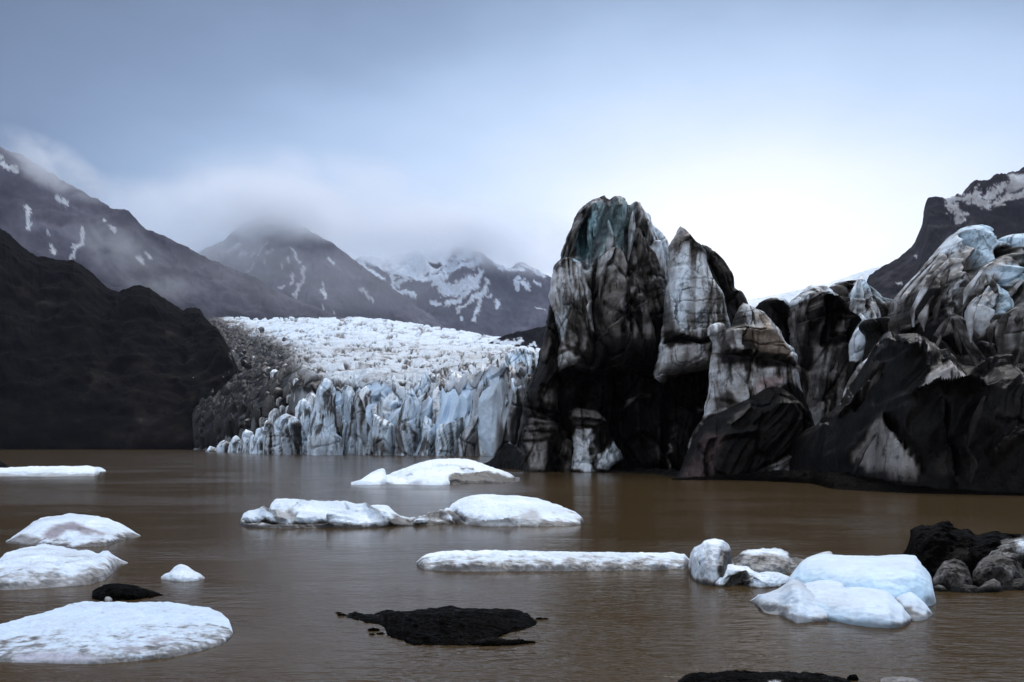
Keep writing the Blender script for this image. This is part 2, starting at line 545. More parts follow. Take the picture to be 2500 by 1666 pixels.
    if zbot > -.5:                                    # close the underside of what does not reach the lake
        cen = V[-1:].mean(1, keepdims=True)
        lastrow = cen + (V[-1:] - cen) * .02
        V = np.concatenate([V, lastrow], 0); C = np.concatenate([C, C[-1:]], 0)
        Q = grid_quads(n + 1, len(ss), True)[:, ::-1]
    return mesh_obj(name, V, Q, C, mat or M_DIRTY, parent, smooth)


def mass(name, parent, top, bot, tone=.5, sect=None, k=.9, Yf=None, Yb=None, creases=(), patches=(), mat=None, amp=.1, freq=1.0, step=2.2,
         nt_=90, topn=1.5, mottle=.1, streak=.1, pad=.25, jitter=5.0, seed=0.0, rid=0.0, dirt=None, smooth=True, low=None, hue=1.0, botn=0.0, cgain=1.0, pleats=None):
    """a floating or standing body grown over a top outline and a waterline: columns of sections from the front foot over the crest to the back."""
    top = np.array(top, float)
    x0, x1 = top[0, 0], top[-1, 0]
    nx = int(max(16, (x1 - x0) / step))
    px = x0 + (x1 - x0) * (.5 - .5 * np.cos(np.linspace(0, np.pi, nx)) if k is not None and Yf is None else np.linspace(0, 1, nx))
    pt = np.interp(px, top[:, 0], top[:, 1])
    sm = lambda v: np.convolve(np.pad(v, 2, 'edge'), [.1, .2, .4, .2, .1], 'valid')
    pt = sm(pt)
    if bot is not None:
        bot = np.array(bot, float)
        pb = sm(np.interp(px, bot[:, 0], bot[:, 1])) + botn * fbm(px / 18.0, seed + 9.1, 2, 4, .6)
        pt = np.minimum(pt, pb - .3)
        yf = F * H / (pb - YH)
    else:
        yf = np.interp(px, *np.array(Yf, float).T) if not np.isscalar(Yf) else np.full(nx, float(Yf))
    endt = np.minimum(1, np.minimum(px - x0, x1 - px) / 12.0) if bot is not None else np.ones(nx)
    pt = pt + topn * fbm(px / 15.0, seed + .5, 0, 4, .6) * endt
    if bot is not None:
        pt = np.minimum(pt, pb - .2)
    if Yb is None:
        ymax = F * H / np.maximum(pt - YH, 1e-3)
        yb = yf + k * (ymax - yf)
    else:
        yb = np.interp(px, *np.array(Yb, float).T) if not np.isscalar(Yb) else np.full(nx, float(Yb))
    sect = np.array(sect or [(0, 0), (.04, .35), (.15, .68), (.4, .95), (.6, 1), (.85, .8), (1, 0)], float)
    t = np.linspace(0, 1, nt_)
    t = t ** 1.4 if bot is not None else t
    s = np.interp(t, sect[:, 0], sect[:, 1])
    s = np.convolve(np.pad(s, 2, 'edge'), [.1, .2, .4, .2, .1], 'valid'); s[0] = 0; s[-1] = 0
    YY = yf[:, None] + (yb - yf)[:, None] * t[None]
    ZL = H + (YH - pt)[:, None] / F * YY
    q = np.where(s[None] > .15, ZL / np.maximum(s[None], 1e-3), 1e9)
    A = q.min(1)
    A = np.maximum(A, 0.02)
    ZZ = A[:, None] * s[None]
    XX = (px - CX)[:, None] / F * YY
    # surface noise, faded at the rim
    fade = np.clip(s[None] * 3, 0, 1) * endt[:, None]
    am = amp * np.minimum(1, A / (amp * 4 + 1e-6))[:, None]
    nA = fbm(XX * freq + seed, YY * freq, ZZ * freq, 4, .55)
    d_ = am * nA
    if rid:
        d_ = d_ + rid * np.minimum(1, A / (rid * 3))[:, None] * (ridged(XX * freq * .6 + seed, YY * freq * .6, ZZ * freq * .4, 4, .5) - .5)
    PX, PY = proj(XX, YY, ZZ)
    if creases:
        rl = cgain * relief(PX, PY, creases) * fade
        YY = YY - rl * .8
        ZZ = ZZ + rl * .25
    if pleats is not None:                     # long sharp folds running down the face
        pa, psh, pk = pleats
        wv = 1.6 * fbm(XX * .1, ZZ * .12, seed, 3)
        d_ = d_ + pa * (ridged((XX + wv - psh * ZZ) * pk, seed + 3, ZZ * pk * .14, 3, .55) - .3) * np.minimum(1, A / (pa * 3))[:, None]
    YY2 = YY - d_ * fade * .7
    ZZ = ZZ + d_ * fade * .6 * (1 - sstep(.8, 1, s)[None] * .75)
    XX = (px - CX)[:, None] / F * YY if bot is None else XX
    # skirt under the water
    V = np.stack([XX, YY2, ZZ], -1)
    sk0 = V[:, :1].copy(); sk0[..., 2] = -pad; sk0[..., 1] += .05
    sk1 = V[:, -1:].copy(); sk1[..., 2] = -pad
    V = np.concatenate([sk0, V, sk1], 1)
    tn = np.full(XX.shape, float(tone)) if np.isscalar(tone) else tone
    if dirt is not None:                       # silt in bands along the waterline, with shade of dark undersides painted in
        hgt, dt, nf_ = dirt
        nn = fbm(XX * nf_, YY * nf_, ZZ * nf_ + seed, 4, .6)
        front = (t[None] < .45)
        m = sstep(hgt, hgt * .2, ZZ + hgt * .45 * nn) * front
        tn = tn * (1 - m) + dt * m
    if low is not None:
        tn = low(PX, PY, tn)
    C = paint(PX, PY, XX, YY2, ZZ, tn, patches, jitter=jitter, mottle=mottle, streak=streak, freq=freq)
    if mat is M_ROCK:                          # blue distance haze painted into the stone colour, not into its snow
        C = C * (1 + (hue - 1) * (1 - sstep(.08, .3, C.mean(-1, keepdims=True))))
    else:
        C = C * (hue if not (np.isscalar(hue) and (mat is None or mat is M_FLOE)) else np.array([.95, .99, 1.03]))
    C = np.concatenate([C[:, :1], C, C[:, -1:]], 1)
    Q = grid_quads(nx, nt_ + 2, True)[:, ::-1]
    return mesh_obj(name, V, Q, C, mat or M_FLOE, parent, smooth)


def blob(name, parent, c, r, tone, mat, seed=0.0, amp=.35, n=28, freq=1.6, patches=()):
    th = np.linspace(0, np.pi, n); ph = np.linspace(0, 2 * np.pi, n * 2, endpoint=False)
    T_, P_ = np.meshgrid(th, ph, indexing='ij')
    u = np.stack([np.sin(T_) * np.cos(P_), np.sin(T_) * np.sin(P_), np.cos(T_)], -1)
    k = 1 + amp * (fbm(u[..., 0] * freq + seed, u[..., 1] * freq, u[..., 2] * freq, 4, .5) + .4 * (ridged(u[..., 0] * freq + seed, u[..., 1] * freq, u[..., 2] * freq, 2) - .4))
    V = u * k[..., None] * np.array(r) + np.array(c)
    C = tone_rgb(np.full(T_.shape, tone) + .08 * fbm(u[..., 0] * 4 + seed, u[..., 1] * 4, u[..., 2] * 4, 3))
    return mesh_obj(name, V, grid_quads(n, n * 2, True)[:, ::-1], C, mat, parent)


Z1 = (1240, 440, .2551); Z2 = (1240, 800, .2551); Z3 = (1700, 640, .2041); Z5 = (1780, 860, .306)
Z6 = (460, 740, .2488); Z7 = (860, 760, .2423); Z10 = (1200, 560, .3829); Z11 = (2100, 540, .2551)
Z12 = (1850, 660, .1913); ZB = (1500, 900, .255); ZM = (500, 500, .3655); ZL_ = (0, 320, .3189); Z4 = (2000, 380, .2424)

# ================================================================== THE SETTING
V = np.array([(-7800, -50, -1.6), (7800, -50, -1.6), (7800, 10400, -1.6), (-7800, 10400, -1.6)], float)
g = mesh_obj("ground", V, [(0, 1, 2, 3)], np.full((4, 3), .03), M_GROUND)
tag(g, kind='structure')
V = np.array([(-2600, -30, 0), (2600, -30, 0), (2600, 1000, 0), (-2600, 1000, 0)], float)
g = mesh_obj("lake_water", V, [(0, 1, 2, 3)], None, M_WATER)
tag(g, kind='structure')
# the shore the picture was taken from, below the frame
xs = np.linspace(-40, 40, 60); ys = np.linspace(-28, 12, 40)
X_, Y_ = np.meshgrid(xs, ys)
Zs = np.interp(Y_, [-28, 0, 7, 12], [3.0, 2.3, .5, -.8]) + .15 * fbm(X_ * .4, Y_ * .4, 0, 4)
g = mesh_obj("gravel_shore", np.stack([X_, Y_, Zs], -1), grid_quads(40, 60), tone_rgb(.15 + .1 * fbm(X_, Y_, 2, 3)), M_GROUND)
tag(g, kind='structure')

MSEC = [(0, 0), (.12, .12), (.3, .36), (.5, .66), (.68, 1), (.85, .6), (1, 0)]


def snow(px, py, t, streaks, stone=.8):
    """snow lying in gullies: streaks are polylines with a width in pixels."""
    j = 3.5
    jx = px + j * fbm(px / 14, py / 14, 1, 3); jy = py + j * fbm(px / 14, py / 14, 8, 3)
    for (T, line, wd) in streaks:
        dd, _ = poly_dist(jx, jy, tp(T, line))
        m = sstep(wd * .64, wd * .3, dd + .45 * wd * fbm(px / 9, py / 5, 3, 3))
        t = t * (1 - m) + stone * m
    return t


def mountain(name, top, yf, yb, tone, streaks=(), patches=(), seed=0., amp=22, rid=55, topn=3.0, freq=.008, nt_=260, step=2.2, stone=.8):
    o = mass(name, None, top, None, tone=tone, sect=MSEC, Yf=yf, Yb=yb, mat=M_ROCK, amp=amp, rid=rid, freq=freq, topn=topn, nt_=nt_,
             step=step, mottle=.12, streak=.1, pad=1.0, seed=seed, patches=patches, jitter=4, hue=np.array([.92, .93, 1.2]),  # hue puts the bluish purple of distant haze into the rock colour
             low=lambda px, py, t: snow(px, py, t, streaks, stone))
    return tag(o, kind='structure')


# far right-hand snow slope in the gap, low white ground in the mist
mountain("snow_slope", [(1330, 1060), (1480, 900), (1600, 790), (1700, 762), (1800, 738), (1880, 724), (1960, 706), (2040, 686), (2130, 655), (2260, 630), (2420, 640)], 4000, 6500, .97, amp=12, rid=20, topn=1.2, seed=3, step=4, nt_=60)
SN3 = [(ZM, [(1030, 380), (1100, 440), (1190, 520)], 14), (ZM, [(1250, 470), (1262, 560), (1320, 600), (1400, 630)], 11), (ZM, [(1290, 520), (1340, 490)], 14),
       (ZM, [(1250, 440), (1400, 470), (1540, 510), (1600, 500)], 17), (ZM, [(1540, 510), (1600, 570), (1700, 560), (1800, 530)], 24), (ZM, [(1600, 460), (1700, 380), (1760, 330)], 22),
       (ZM, [(1660, 440), (1760, 420), (1830, 370)], 17), (ZM, [(1620, 670), (1700, 620), (1800, 560), (1840, 450)], 14), (ZM, [(1690, 700), (1780, 640), (1860, 570), (1890, 500)], 10),
       (ZM, [(1800, 780), (1830, 690), (1840, 600)], 9), (ZM, [(1870, 580), (1910, 570)], 6), (ZM, [(1955, 610), (1955, 650)], 12), (ZM, [(1520, 640), (1570, 660)], 10), (ZM, [(1715, 750), (1720, 770)], 8),
       (ZM, [(2080, 500), (2085, 550)], 10), (ZM, [(2100, 500), (2160, 560)], 11), (ZM, [(2200, 520), (2240, 540)], 6), (ZM, [(2210, 690), (2270, 725)], 4), (ZM, [(2110, 395), (2190, 440), (2260, 480)], 7),
       (ZM, [(2000, 430), (2060, 440), (2130, 440)], 10), (ZM, [(2210, 430), (2300, 450)], 16), (ZM, [(1900, 340), (1980, 440)], 10), (ZM, [(1480, 760), (1490, 720)], 5), (ZM, [(1350, 750), (1352, 770)], 7),
       (ZM, [(1160, 690), (1195, 730), (1230, 690)], 12), (ZM, [(1195, 730), (1198, 780)], 6)]
P3 = [(ZM, [(930, 340), (1030, 365), (1250, 440), (1350, 480), (1480, 505), (1560, 460), (1620, 400), (1650, 320), (1600, 230), (1100, 200), (930, 260)], .95, 5),
      (ZM, [(1500, 395), (1560, 385), (1590, 420), (1540, 440)], .12, 3), (ZM, [(1460, 460), (1500, 465), (1500, 480)], .12, 3)]
mountain("far_mountain", [(700, 720), (800, 660), (870, 628), (930, 622), (1000, 612), (1060, 606), (1100, 612), (1121, 604), (1150, 608), (1176, 620), (1210, 648), (1240, 655), (1271, 640), (1300, 652), (1345, 680), (1420, 720), (1520, 765), (1700, 800)],
         7800, 10000, .31, SN3, P3, seed=11, amp=52, rid=120, freq=.0034)
SN2 = [(ZM, [(590, 470), (585, 550)], 6), (ZM, [(660, 420), (650, 500), (630, 580), (605, 630)], 9), (ZM, [(580, 280), (610, 330), (632, 380)], 6), (ZM, [(770, 560), (795, 590), (808, 640)], 7), (ZM, [(785, 500), (800, 580)], 6),
       (ZM, [(800, 690), (785, 730)], 5), (ZM, [(820, 350), (855, 388)], 6), (ZM, [(1040, 570), (1125, 655)], 6), (ZM, [(360, 350), (420, 290)], 8), (ZM, [(230, 330), (270, 300)], 8), (ZM, [(300, 740), (350, 695)], 4),
       (ZM, [(310, 340), (330, 320)], 8), (ZM, [(150, 300), (240, 260)], 7), (ZM, [(515, 380), (515, 420)], 5), (ZM, [(425, 350), (460, 335)], 6), (ZM, [(866, 720), (868, 750)], 4), (ZM, [(550, 330), (552, 370)], 5),
       (ZM, [(280, 440), (320, 400)], 5), (ZM, [(395, 400), (415, 390)], 5), (ZM, [(510, 570), (525, 560)], 7)]
mountain("cloudy_mountain", [(380, 700), (450, 640), (537, 596), (580, 556), (620, 536), (660, 526), (710, 540), (767, 566), (818, 599), (865, 632), (935, 690), (1010, 742), (1100, 800)],
         6000, 8000, .31, SN2, seed=21, amp=40, rid=95, freq=.0036, stone=.66)
SN1 = [(ZL_, [(205, 590), (225, 650), (210, 740)], 12), (ZL_, [(540, 980), (580, 910), (630, 850), (645, 770)], 8), (ZL_, [(560, 885), (590, 885)], 9), (ZL_, [(400, 890), (415, 940)], 12), (ZL_, [(860, 775), (890, 790)], 12),
       (ZL_, [(1045, 935), (1080, 985)], 8), (ZL_, [(1110, 920), (1150, 970)], 9), (ZL_, [(20, 250), (60, 290), (130, 315)], 14), (ZL_, [(445, 515), (500, 545)], 13), (ZL_, [(810, 700), (815, 720)], 8), (ZL_, [(0, 190), (8, 210)], 10), (ZL_, [(375, 795), (380, 803)], 7)]
mountain("steep_mountain", [(-320, 250), (-150, 320), (-60, 330), (0, 360), (24, 366), (48, 376), (72, 392), (100, 408), (150, 440), (195, 466), (230, 484), (270, 505), (316, 518), (334, 540), (356, 560), (450, 600), (520, 634), (600, 668), (700, 719), (800, 762), (900, 810)],
         4400, 6600, .29, SN1, seed=31, amp=32, rid=80, freq=.004, stone=.60)
mountain("dark_foothill", [(1130, 850), (1190, 836), (1215, 825), (1260, 812), (1300, 803), (1340, 794), (1450, 776), (1600, 770), (1700, 800), (1800, 870), (1900, 970), (2000, 1075)], 1150, 1500, .07, seed=41, amp=4, rid=8, topn=1.5, freq=.03,
         streaks=[(Z7, [(1430, 300), (1560, 320), (1700, 310)], 14), (Z7, [(1580, 340), (1700, 315)], 10), (Z7, [(1700, 385), (1720, 380)], 6), (Z7, [(1780, 350), (1800, 345)], 6), (Z7, [(1830, 335), (1850, 350)], 6)])
SN5 = [(Z4, [(1300, 460), (1310, 510), (1380, 570), (1420, 640)], 22), (Z4, [(1300, 450), (1400, 440)], 14), (Z4, [(1420, 600), (1500, 580)], 10), (Z4, [(1480, 435), (1580, 430), (1650, 470), (1700, 470)], 24),
       (Z4, [(1590, 360), (1620, 440)], 22), (Z4, [(1740, 370), (1860, 310)], 22), (Z4, [(1690, 410), (1760, 390)], 12), (Z4, [(1800, 470), (1900, 420), (2063, 370)], 22), (Z4, [(1345, 520), (1385, 490)], 8), (Z4, [(970, 1012), (985, 1010)], 7),
       (Z4, [(1830, 530), (1850, 525)], 7), (Z4, [(780, 1300), (820, 1285)], 8), (Z4, [(1500, 390), (1525, 383)], 6)]
P5 = [(Z4, [(1880, 200), (2063, 185), (2300, 160), (2300, 330), (2063, 360), (1880, 440), (1890, 340), (1900, 260)], .56, 4), (Z4, [(1940, 360), (2063, 310), (2050, 340), (1960, 365)], .12, 3)]
mountain("snow_streaked_mountain", [(1790, 1070), (1880, 960), (1960, 860), (2060, 770), (2111, 700), (2124, 668), (2170, 644), (2211, 617), (2235, 594), (2241, 574), (2251, 552), (2253, 525), (2259, 512), (2262, 490), (2268, 479), (2310, 484), (2349, 474), (2368, 450), (2378, 438), (2398, 444), (2417, 441), (2431, 426), (2460, 424), (2485, 416), (2500, 404), (2600, 380), (2800, 330)],
         1500, 2500, .19, SN5, P5, seed=51, amp=8, rid=16, topn=3.5, freq=.02, step=2.0, stone=.56)

# the black moraine hill on the left shore
HILL = [(-260, 420), (-120, 500), (-40, 540), (0, 557), (25, 572), (60, 608), (95, 628), (130, 632), (175, 636), (205, 650), (232, 672), (258, 700), (290, 712), (318, 700), (345, 697), (370, 705), (390, 722), (420, 740), (450, 762), (460, 752), (478, 750), (490, 758), (500, 776), (530, 800),
        (560, 850), (590, 920), (620, 965), (645, 1000), (652, 1020), (662, 1050)]
h = mass("moraine_hill", None, HILL, None, tone=.012, sect=[(0, 0), (.03, .06), (.3, .42), (.6, .86), (.75, 1), (1, 0)], Yf=[(-260, 748), (480, 748), (655, 700)], Yb=[(-260, 1150), (480, 1100), (655, 800)], mat=M_HILL, amp=4, rid=7, freq=.045,
         topn=2.0, nt_=150, mottle=.3, streak=.3, pad=1.0, seed=4,
         low=lambda px, py, t: np.where(fbm(px / 9, py / 7, 2, 3, .6) > 1.25 - .95 * sstep(470, 640, px) , .5, t + .06 * sstep(.15, .9, fbm(px / 50, py / 60, 5, 4, .6))))
tag(h, kind='structure')

# ================================================================== THE FAR GLACIER
gl = empty("glacier", (-40, 420, 0))
tag(gl, "white crevassed glacier tongue ending in blue ice towers at the far shore", "glacier")
CREST = np.array([(470, 800), (505, 779), (560, 776), (640, 779), (700, 776), (760, 778), (830, 777), (900, 780), (950, 784), (1000, 790), (1050, 797), (1100, 804), (1150, 813), (1200, 822), (1250, 832), (1320, 848), (1400, 860)], float)
LIP = np.array([(470, 1098), (520, 1090), (560, 1066), (600, 1048), (640, 1030), (690, 990), (730, 962), (770, 935), (820, 928), (880, 926), (920, 918), (1000, 932), (1060, 920), (1120, 908), (1180, 898), (1230, 882), (1270, 862), (1320, 862), (1400, 870)], float)
FRONTY = np.array([(470, 690), (560, 560), (650, 480), (760, 400), (900, 372), (1100, 350), (1200, 330), (1400, 320)], float)


def ice_field():
    nu, nv = 620, 520
    u = np.linspace(470, 1400, nu)
    v = np.linspace(0, 1, nv)
    cr = np.interp(u, *CREST.T); lp = np.interp(u, *LIP.T) + 6 + 22 * sstep(700, 800, u); yf = np.interp(u, *FRONTY.T) + 10
    yc = np.full(nu, 2000.0)
    zf = H + (YH - lp) / F * yf
    zc = H + (YH - cr) / F * yc
    e = v[:, None] ** 1.9
    Y = yf[None] + (yc - yf)[None] * e
    # keep each column's rows evenly spread in slope so the surface climbs steadily to its crest
    el_ = (lp[None] + (cr - lp)[None] * (v[:, None] ** .85))
    Z = H + (YH - el_) / F * Y
    X = (u[None] - CX) / F * Y
    PX = np.repeat(u[None], nv, 0); PY = el_
    # crevasses: broken ridges that run across the flow
    wrp = 14 * fbm(X / 60, Y / 60, 1.7, 3)
    sc = 1 + .35 * sstep(700, 1700, Y)
    rg = ridged((X + wrp) / (30 * sc), (Y + wrp + .25 * X) / (13 * sc), 2.2, 3, .55)
    big = fbm(X / 90, Y / 70, 5.5, 3)
    dirt = sstep(40, -90, PX - np.interp(PY, [778, 850, 930, 1000, 1100], [560, 730, 800, 800, 640])) * 1.0
    d1, d2, val, gx, gy = worley((X + wrp * .3) / 8.5, Z / 6.5 + Y / 45 + wrp * .02, 3)
    block = (val - .3) * np.clip((d2 - d1) * 3.5, 0, 1) + .9 * (gy * (val - .5)) + .7 * gx * (val - .4)
    amp = 2.6 * sc
    uu = PX + .5 * wrp
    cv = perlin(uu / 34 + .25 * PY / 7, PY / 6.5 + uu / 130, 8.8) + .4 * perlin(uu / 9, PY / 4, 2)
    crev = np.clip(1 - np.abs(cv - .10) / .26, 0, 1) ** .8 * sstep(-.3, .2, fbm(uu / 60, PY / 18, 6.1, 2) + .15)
    hum = ridged(uu / 40, PY / 8, 4.4, 3, .55)
    Z = Z + .0013 * Y * (hum - .3) * (1 - dirt)
    Z = Z - .0042 * Y * crev * (1 - dirt)
    Z = Z + amp * (rg - .3) * (1 - .45 * dirt) + 2.0 * big + block * 5.0 * (0.3 * sstep(900, 500, Y) + .9 * dirt) + .6 * fbm(X / 4, Y / 4, 3, 3)
    Y = Y - block * 4.0 * dirt
    # tones
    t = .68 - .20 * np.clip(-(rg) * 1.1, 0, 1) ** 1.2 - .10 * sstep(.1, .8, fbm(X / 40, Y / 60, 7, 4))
    t = t * (1 - .78 * crev) + .14 * sstep(700, 1500, Y)  # crevasse shade painted into the tone, over slightly grey dirty ice
    dm = np.clip(dirt + .30 * fbm(X / 26, Y / 40, 3, 4), 0, 1)
    tb = .04 + .12 * val + .34 * sstep(.62, .76, val) - .3 * np.clip(.12 - (d2 - d1), 0, .12) / .12
    fade = sstep(800, 610, PX + .25 * (PY - 850))      # black rock debris towards the moraine
    tb = tb * (1 - .85 * fade)
    t = t * (1 - dm) + tb * dm
    sand = sstep(.25, .7, fbm(X / 22 + 7, Y / 35, 1, 3)) * sstep(1000, 560, Y)
    t = t - .22 * sand * (1 - dm)
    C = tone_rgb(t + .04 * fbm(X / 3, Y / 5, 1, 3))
    # the front wall: fluted, split by deep clefts
    nw = 90
    fl = np.linspace(0, 1, nw)[:, None]
    WX = np.repeat(X[:1], nw, 0); WZ = -1 + (Z[:1] + 1) * fl
    warp = 7 * fbm(WX / 26, WZ / 40, 3.3, 3)
    lean = .35 * np.sin(WX / 30) * WZ
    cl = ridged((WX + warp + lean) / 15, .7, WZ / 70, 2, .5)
    fine = ridged((WX + warp + lean * 1.4) / 6, 2.7, WZ / 30, 3, .5)
    d1, d2, val, gx, gy = worley((WX + warp + lean) / 15, WZ / 26 + 5, 11)
    push = 11 * (cl - .2) + 2.2 * fine + 5 * (val - .5) + 5 * gx * (val - .4) - 5 * np.clip(.16 - (d2 - d1), 0, .16) / .16
    WY = Y[:1] - push + (fl ** 2) * 8
    sp = np.exp(-np.arange(nv)[:, None] / 26.0)
    Y = Y - push[-1:] * sp + 8 * sp
    Z = Z + sp * (4.5 * (val[-1:] - .55) + 3 * (fine[-1:] - .2) - 5 * np.clip(.2 - (d2 - d1)[-1:], 0, .2) / .2)
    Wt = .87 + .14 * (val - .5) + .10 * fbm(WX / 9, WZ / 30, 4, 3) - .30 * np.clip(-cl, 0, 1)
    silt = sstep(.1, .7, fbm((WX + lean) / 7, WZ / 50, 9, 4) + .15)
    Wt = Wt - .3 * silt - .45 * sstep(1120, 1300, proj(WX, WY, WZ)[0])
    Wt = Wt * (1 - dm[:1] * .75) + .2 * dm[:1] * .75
    WZ = np.minimum(WZ, Z[:1])
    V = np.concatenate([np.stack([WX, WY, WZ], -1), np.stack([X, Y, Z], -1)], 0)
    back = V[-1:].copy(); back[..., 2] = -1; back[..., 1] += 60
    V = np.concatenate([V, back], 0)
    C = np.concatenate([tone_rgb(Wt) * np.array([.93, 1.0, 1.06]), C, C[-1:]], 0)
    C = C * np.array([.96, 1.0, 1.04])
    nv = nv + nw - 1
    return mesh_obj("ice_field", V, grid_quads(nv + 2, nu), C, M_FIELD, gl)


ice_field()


def serac(T, left, right, Y, D, tone, patches=(), creases=(), **k):
    return fin("serac", gl, tp(T, left), tp(T, right), Y, D, tone + .03, creases, patches, mat=M_SERAC, step=k.pop('step', 1.9), nz=k.pop('nz', (.12, .06)), rough=k.pop('rough', 1.3), fac=k.pop('fac', 5.0), facet=k.pop('facet', 1.0), drape=k.pop('drape', .45), hue=np.array([.92, 1.0, 1.07]), shear=k.pop('shear', ((left[0][0] * 3) % 7 - 3) / 14.0), pleat=k.pop('pleat', 2.6), crease_gain=1.3,
               mottle=k.pop('mottle', .07), streak=k.pop('streak', .16), edge=k.pop('edge', .5), efreq=.12, ridge=k.pop('ridge', ((left[0][0] * 7) % 11 - 5) / 9.0), seed=k.pop('seed', left[0][0] * .13), **k)


# the blue tower at the left end of the ice front
serac(Z6, [(1168, 1480), (1165, 1380), (1180, 1290), (1200, 1140), (1240, 1000), (1265, 850), (1320, 745), (1360, 735)], [(1515, 1480), (1505, 1330), (1450, 1280), (1450, 1000), (1448, 850), (1410, 775), (1360, 735)], 372, 14, .76, a=3, rough=.8,
      patches=[(Z6, [(1170, 1310), (1500, 1295), (1520, 1490), (1160, 1490)], .62, 3), (Z6, [(1260, 850), (1330, 740), (1330, 800), (1280, 930)], .62, 3), (Z6, [(1330, 1000), (1370, 1000), (1370, 1050), (1330, 1050)], .55, 4), (Z6, [(1345, 930), (1375, 930), (1375, 965), (1345, 965)], .55, 4)],
      creases=[(Z6, [(1160, 1300), (1510, 1295)], 'v', .5, 12), (Z6, [(1350, 1300), (1345, 1400)], 'v', .7, 10)])
# the low dirty blocks beside it
serac(Z6, [(735, 1480), (760, 1300), (830, 1200), (890, 1120), (960, 1085)], [(1120, 1480), (1115, 1300), (1110, 1200), (1060, 1120), (960, 1085)], 385, 10, .52,
      patches=[(Z6, [(870, 1150), (960, 1080), (1200, 1150), (1040, 1200), (950, 1280), (880, 1280)], .85, 4), (Z6, [(840, 1280), (850, 1480), (830, 1480)], .1, 3), (Z6, [(1040, 1200), (1200, 1150), (1160, 1300), (1060, 1300)], .22, 4)], creases=[(Z6, [(838, 1280), (842, 1480)], 'v', 2, 14), (Z6, [(1035, 1320), (1040, 1480)], 'v', 2, 14), (Z6, [(740, 1320), (1100, 1310)], 'v', .8, 12)])
serac(Z6, [(1040, 1200), (1050, 1050), (1080, 970), (1130, 935)], [(1230, 1250), (1225, 1050), (1180, 970), (1130, 935)], 400, 8, .82)
for i, (a, b_, c, d_, e) in enumerate([(190, 1450, 300, 1405, .8), (300, 1450, 420, 1345, .8), (420, 1460, 500, 1300, .82), (500, 1470, 590, 1350, .7), (545, 1465, 640, 1240, .86), (590, 1470, 690, 1290, .74), (690, 1475, 740, 1250, .55), (640, 1450, 760, 1215, .8), (760, 1450, 830, 1150, .55)]):
    a, c = a - 26, c + 26
    m_ = a + (c - a) * (.3 + .13 * ((i * 5) % 4))
    serac(Z6, [(a, b_ + 30), (a + 5, (b_ + d_) / 2 + 12), (a + .5 * (m_ - a), d_ + 20), (m_, d_)], [(c, b_ + 30), (c - 4, (b_ + d_) / 2 + 20), (m_ + .6 * (c - m_), d_ + 18 + 9 * (i % 3)), (m_ + 8, d_ + 3), (m_, d_)], 520 - i * 14, 9, e + .04, edge=.8,
          patches=[(Z6, [(c - 40, b_ + 20), (c - 34, d_ + 40), (c + 6, d_ + 60), (c + 6, b_ + 20)], .22, 3)] if i % 2 else [])
# blades along the front, traced
serac(Z6, [(1500, 1485), (1520, 1200), (1500, 900), (1530, 800)], [(1760, 1485), (1740, 1200), (1640, 900), (1600, 820), (1530, 800)], 382, 10, .55, patches=[(Z6, [(1500, 860), (1530, 800), (1620, 860), (1600, 1000), (1570, 1250), (1520, 1100)], .74, 5), (Z6, [(1640, 900), (1760, 1485), (1700, 1485)], .2, 6)])
serac(Z6, [(1660, 1485), (1640, 1100), (1625, 950), (1650, 880)], [(1900, 1485), (1760, 1150), (1700, 950), (1650, 880)], 374, 9, .5, patches=[(Z6, [(1630, 900), (1660, 880), (1700, 1050), (1700, 1480), (1660, 1480)], .78, 5)])
serac(Z6, [(1820, 1485), (1790, 1230), (1840, 1000), (1850, 880), (1910, 830)], [(2300, 1485), (2200, 1000), (2060, 850), (1910, 830)], 384, 14, .72, patches=[(Z6, [(1840, 900), (1920, 830), (2100, 900), (2010, 1150), (1830, 1050)], .9, 5)], creases=[(Z6, [(1860, 860), (2000, 1000), (2100, 1200)], 'v', 1.5, 16), (Z6, [(1850, 940), (1980, 1080)], 'v', 1.2, 16)])
serac(Z7, [(205, 1445), (190, 1150), (215, 1040), (225, 1035)], [(430, 1445), (428, 1150), (330, 1085), (225, 1035)], 366, 8, .8, patches=[(Z7, [(180, 1250), (330, 1300), (400, 1445), (200, 1445)], .4, 10)])
serac(Z7, [(425, 1445), (430, 1150), (480, 1000), (560, 830), (600, 770)], [(640, 1445), (700, 1150), (690, 950), (640, 830), (600, 770)], 361, 10, .6, patches=[(Z7, [(520, 940), (580, 880), (560, 1050), (520, 1150)], .86, 4), (Z7, [(600, 960), (700, 980), (640, 1200), (560, 1120)], .7, 5), (Z7, [(530, 1200), (620, 1250), (590, 1440), (550, 1420)], .82, 5), (Z7, [(425, 1180), (500, 1150), (540, 1440), (425, 1440)], .38, 8)], creases=[(Z7, [(500, 960), (505, 1100), (530, 1200)], 'v', 2.2, 18), (Z7, [(600, 800), (640, 1000), (620, 1440)], 'v', 1.8, 18)])
serac(Z7, [(560, 1300), (620, 900), (600, 800), (690, 690), (735, 600)], [(900, 1300), (840, 980), (830, 850), (790, 720), (735, 600)], 374, 9, .62, patches=[(Z7, [(620, 760), (660, 700), (720, 780), (740, 900), (680, 860)], .85, 4), (Z7, [(700, 640), (740, 600), (790, 720), (810, 900), (760, 870)], .78, 5), (Z7, [(650, 850), (730, 900), (850, 1000), (840, 1080), (700, 1050)], .28, 8)])
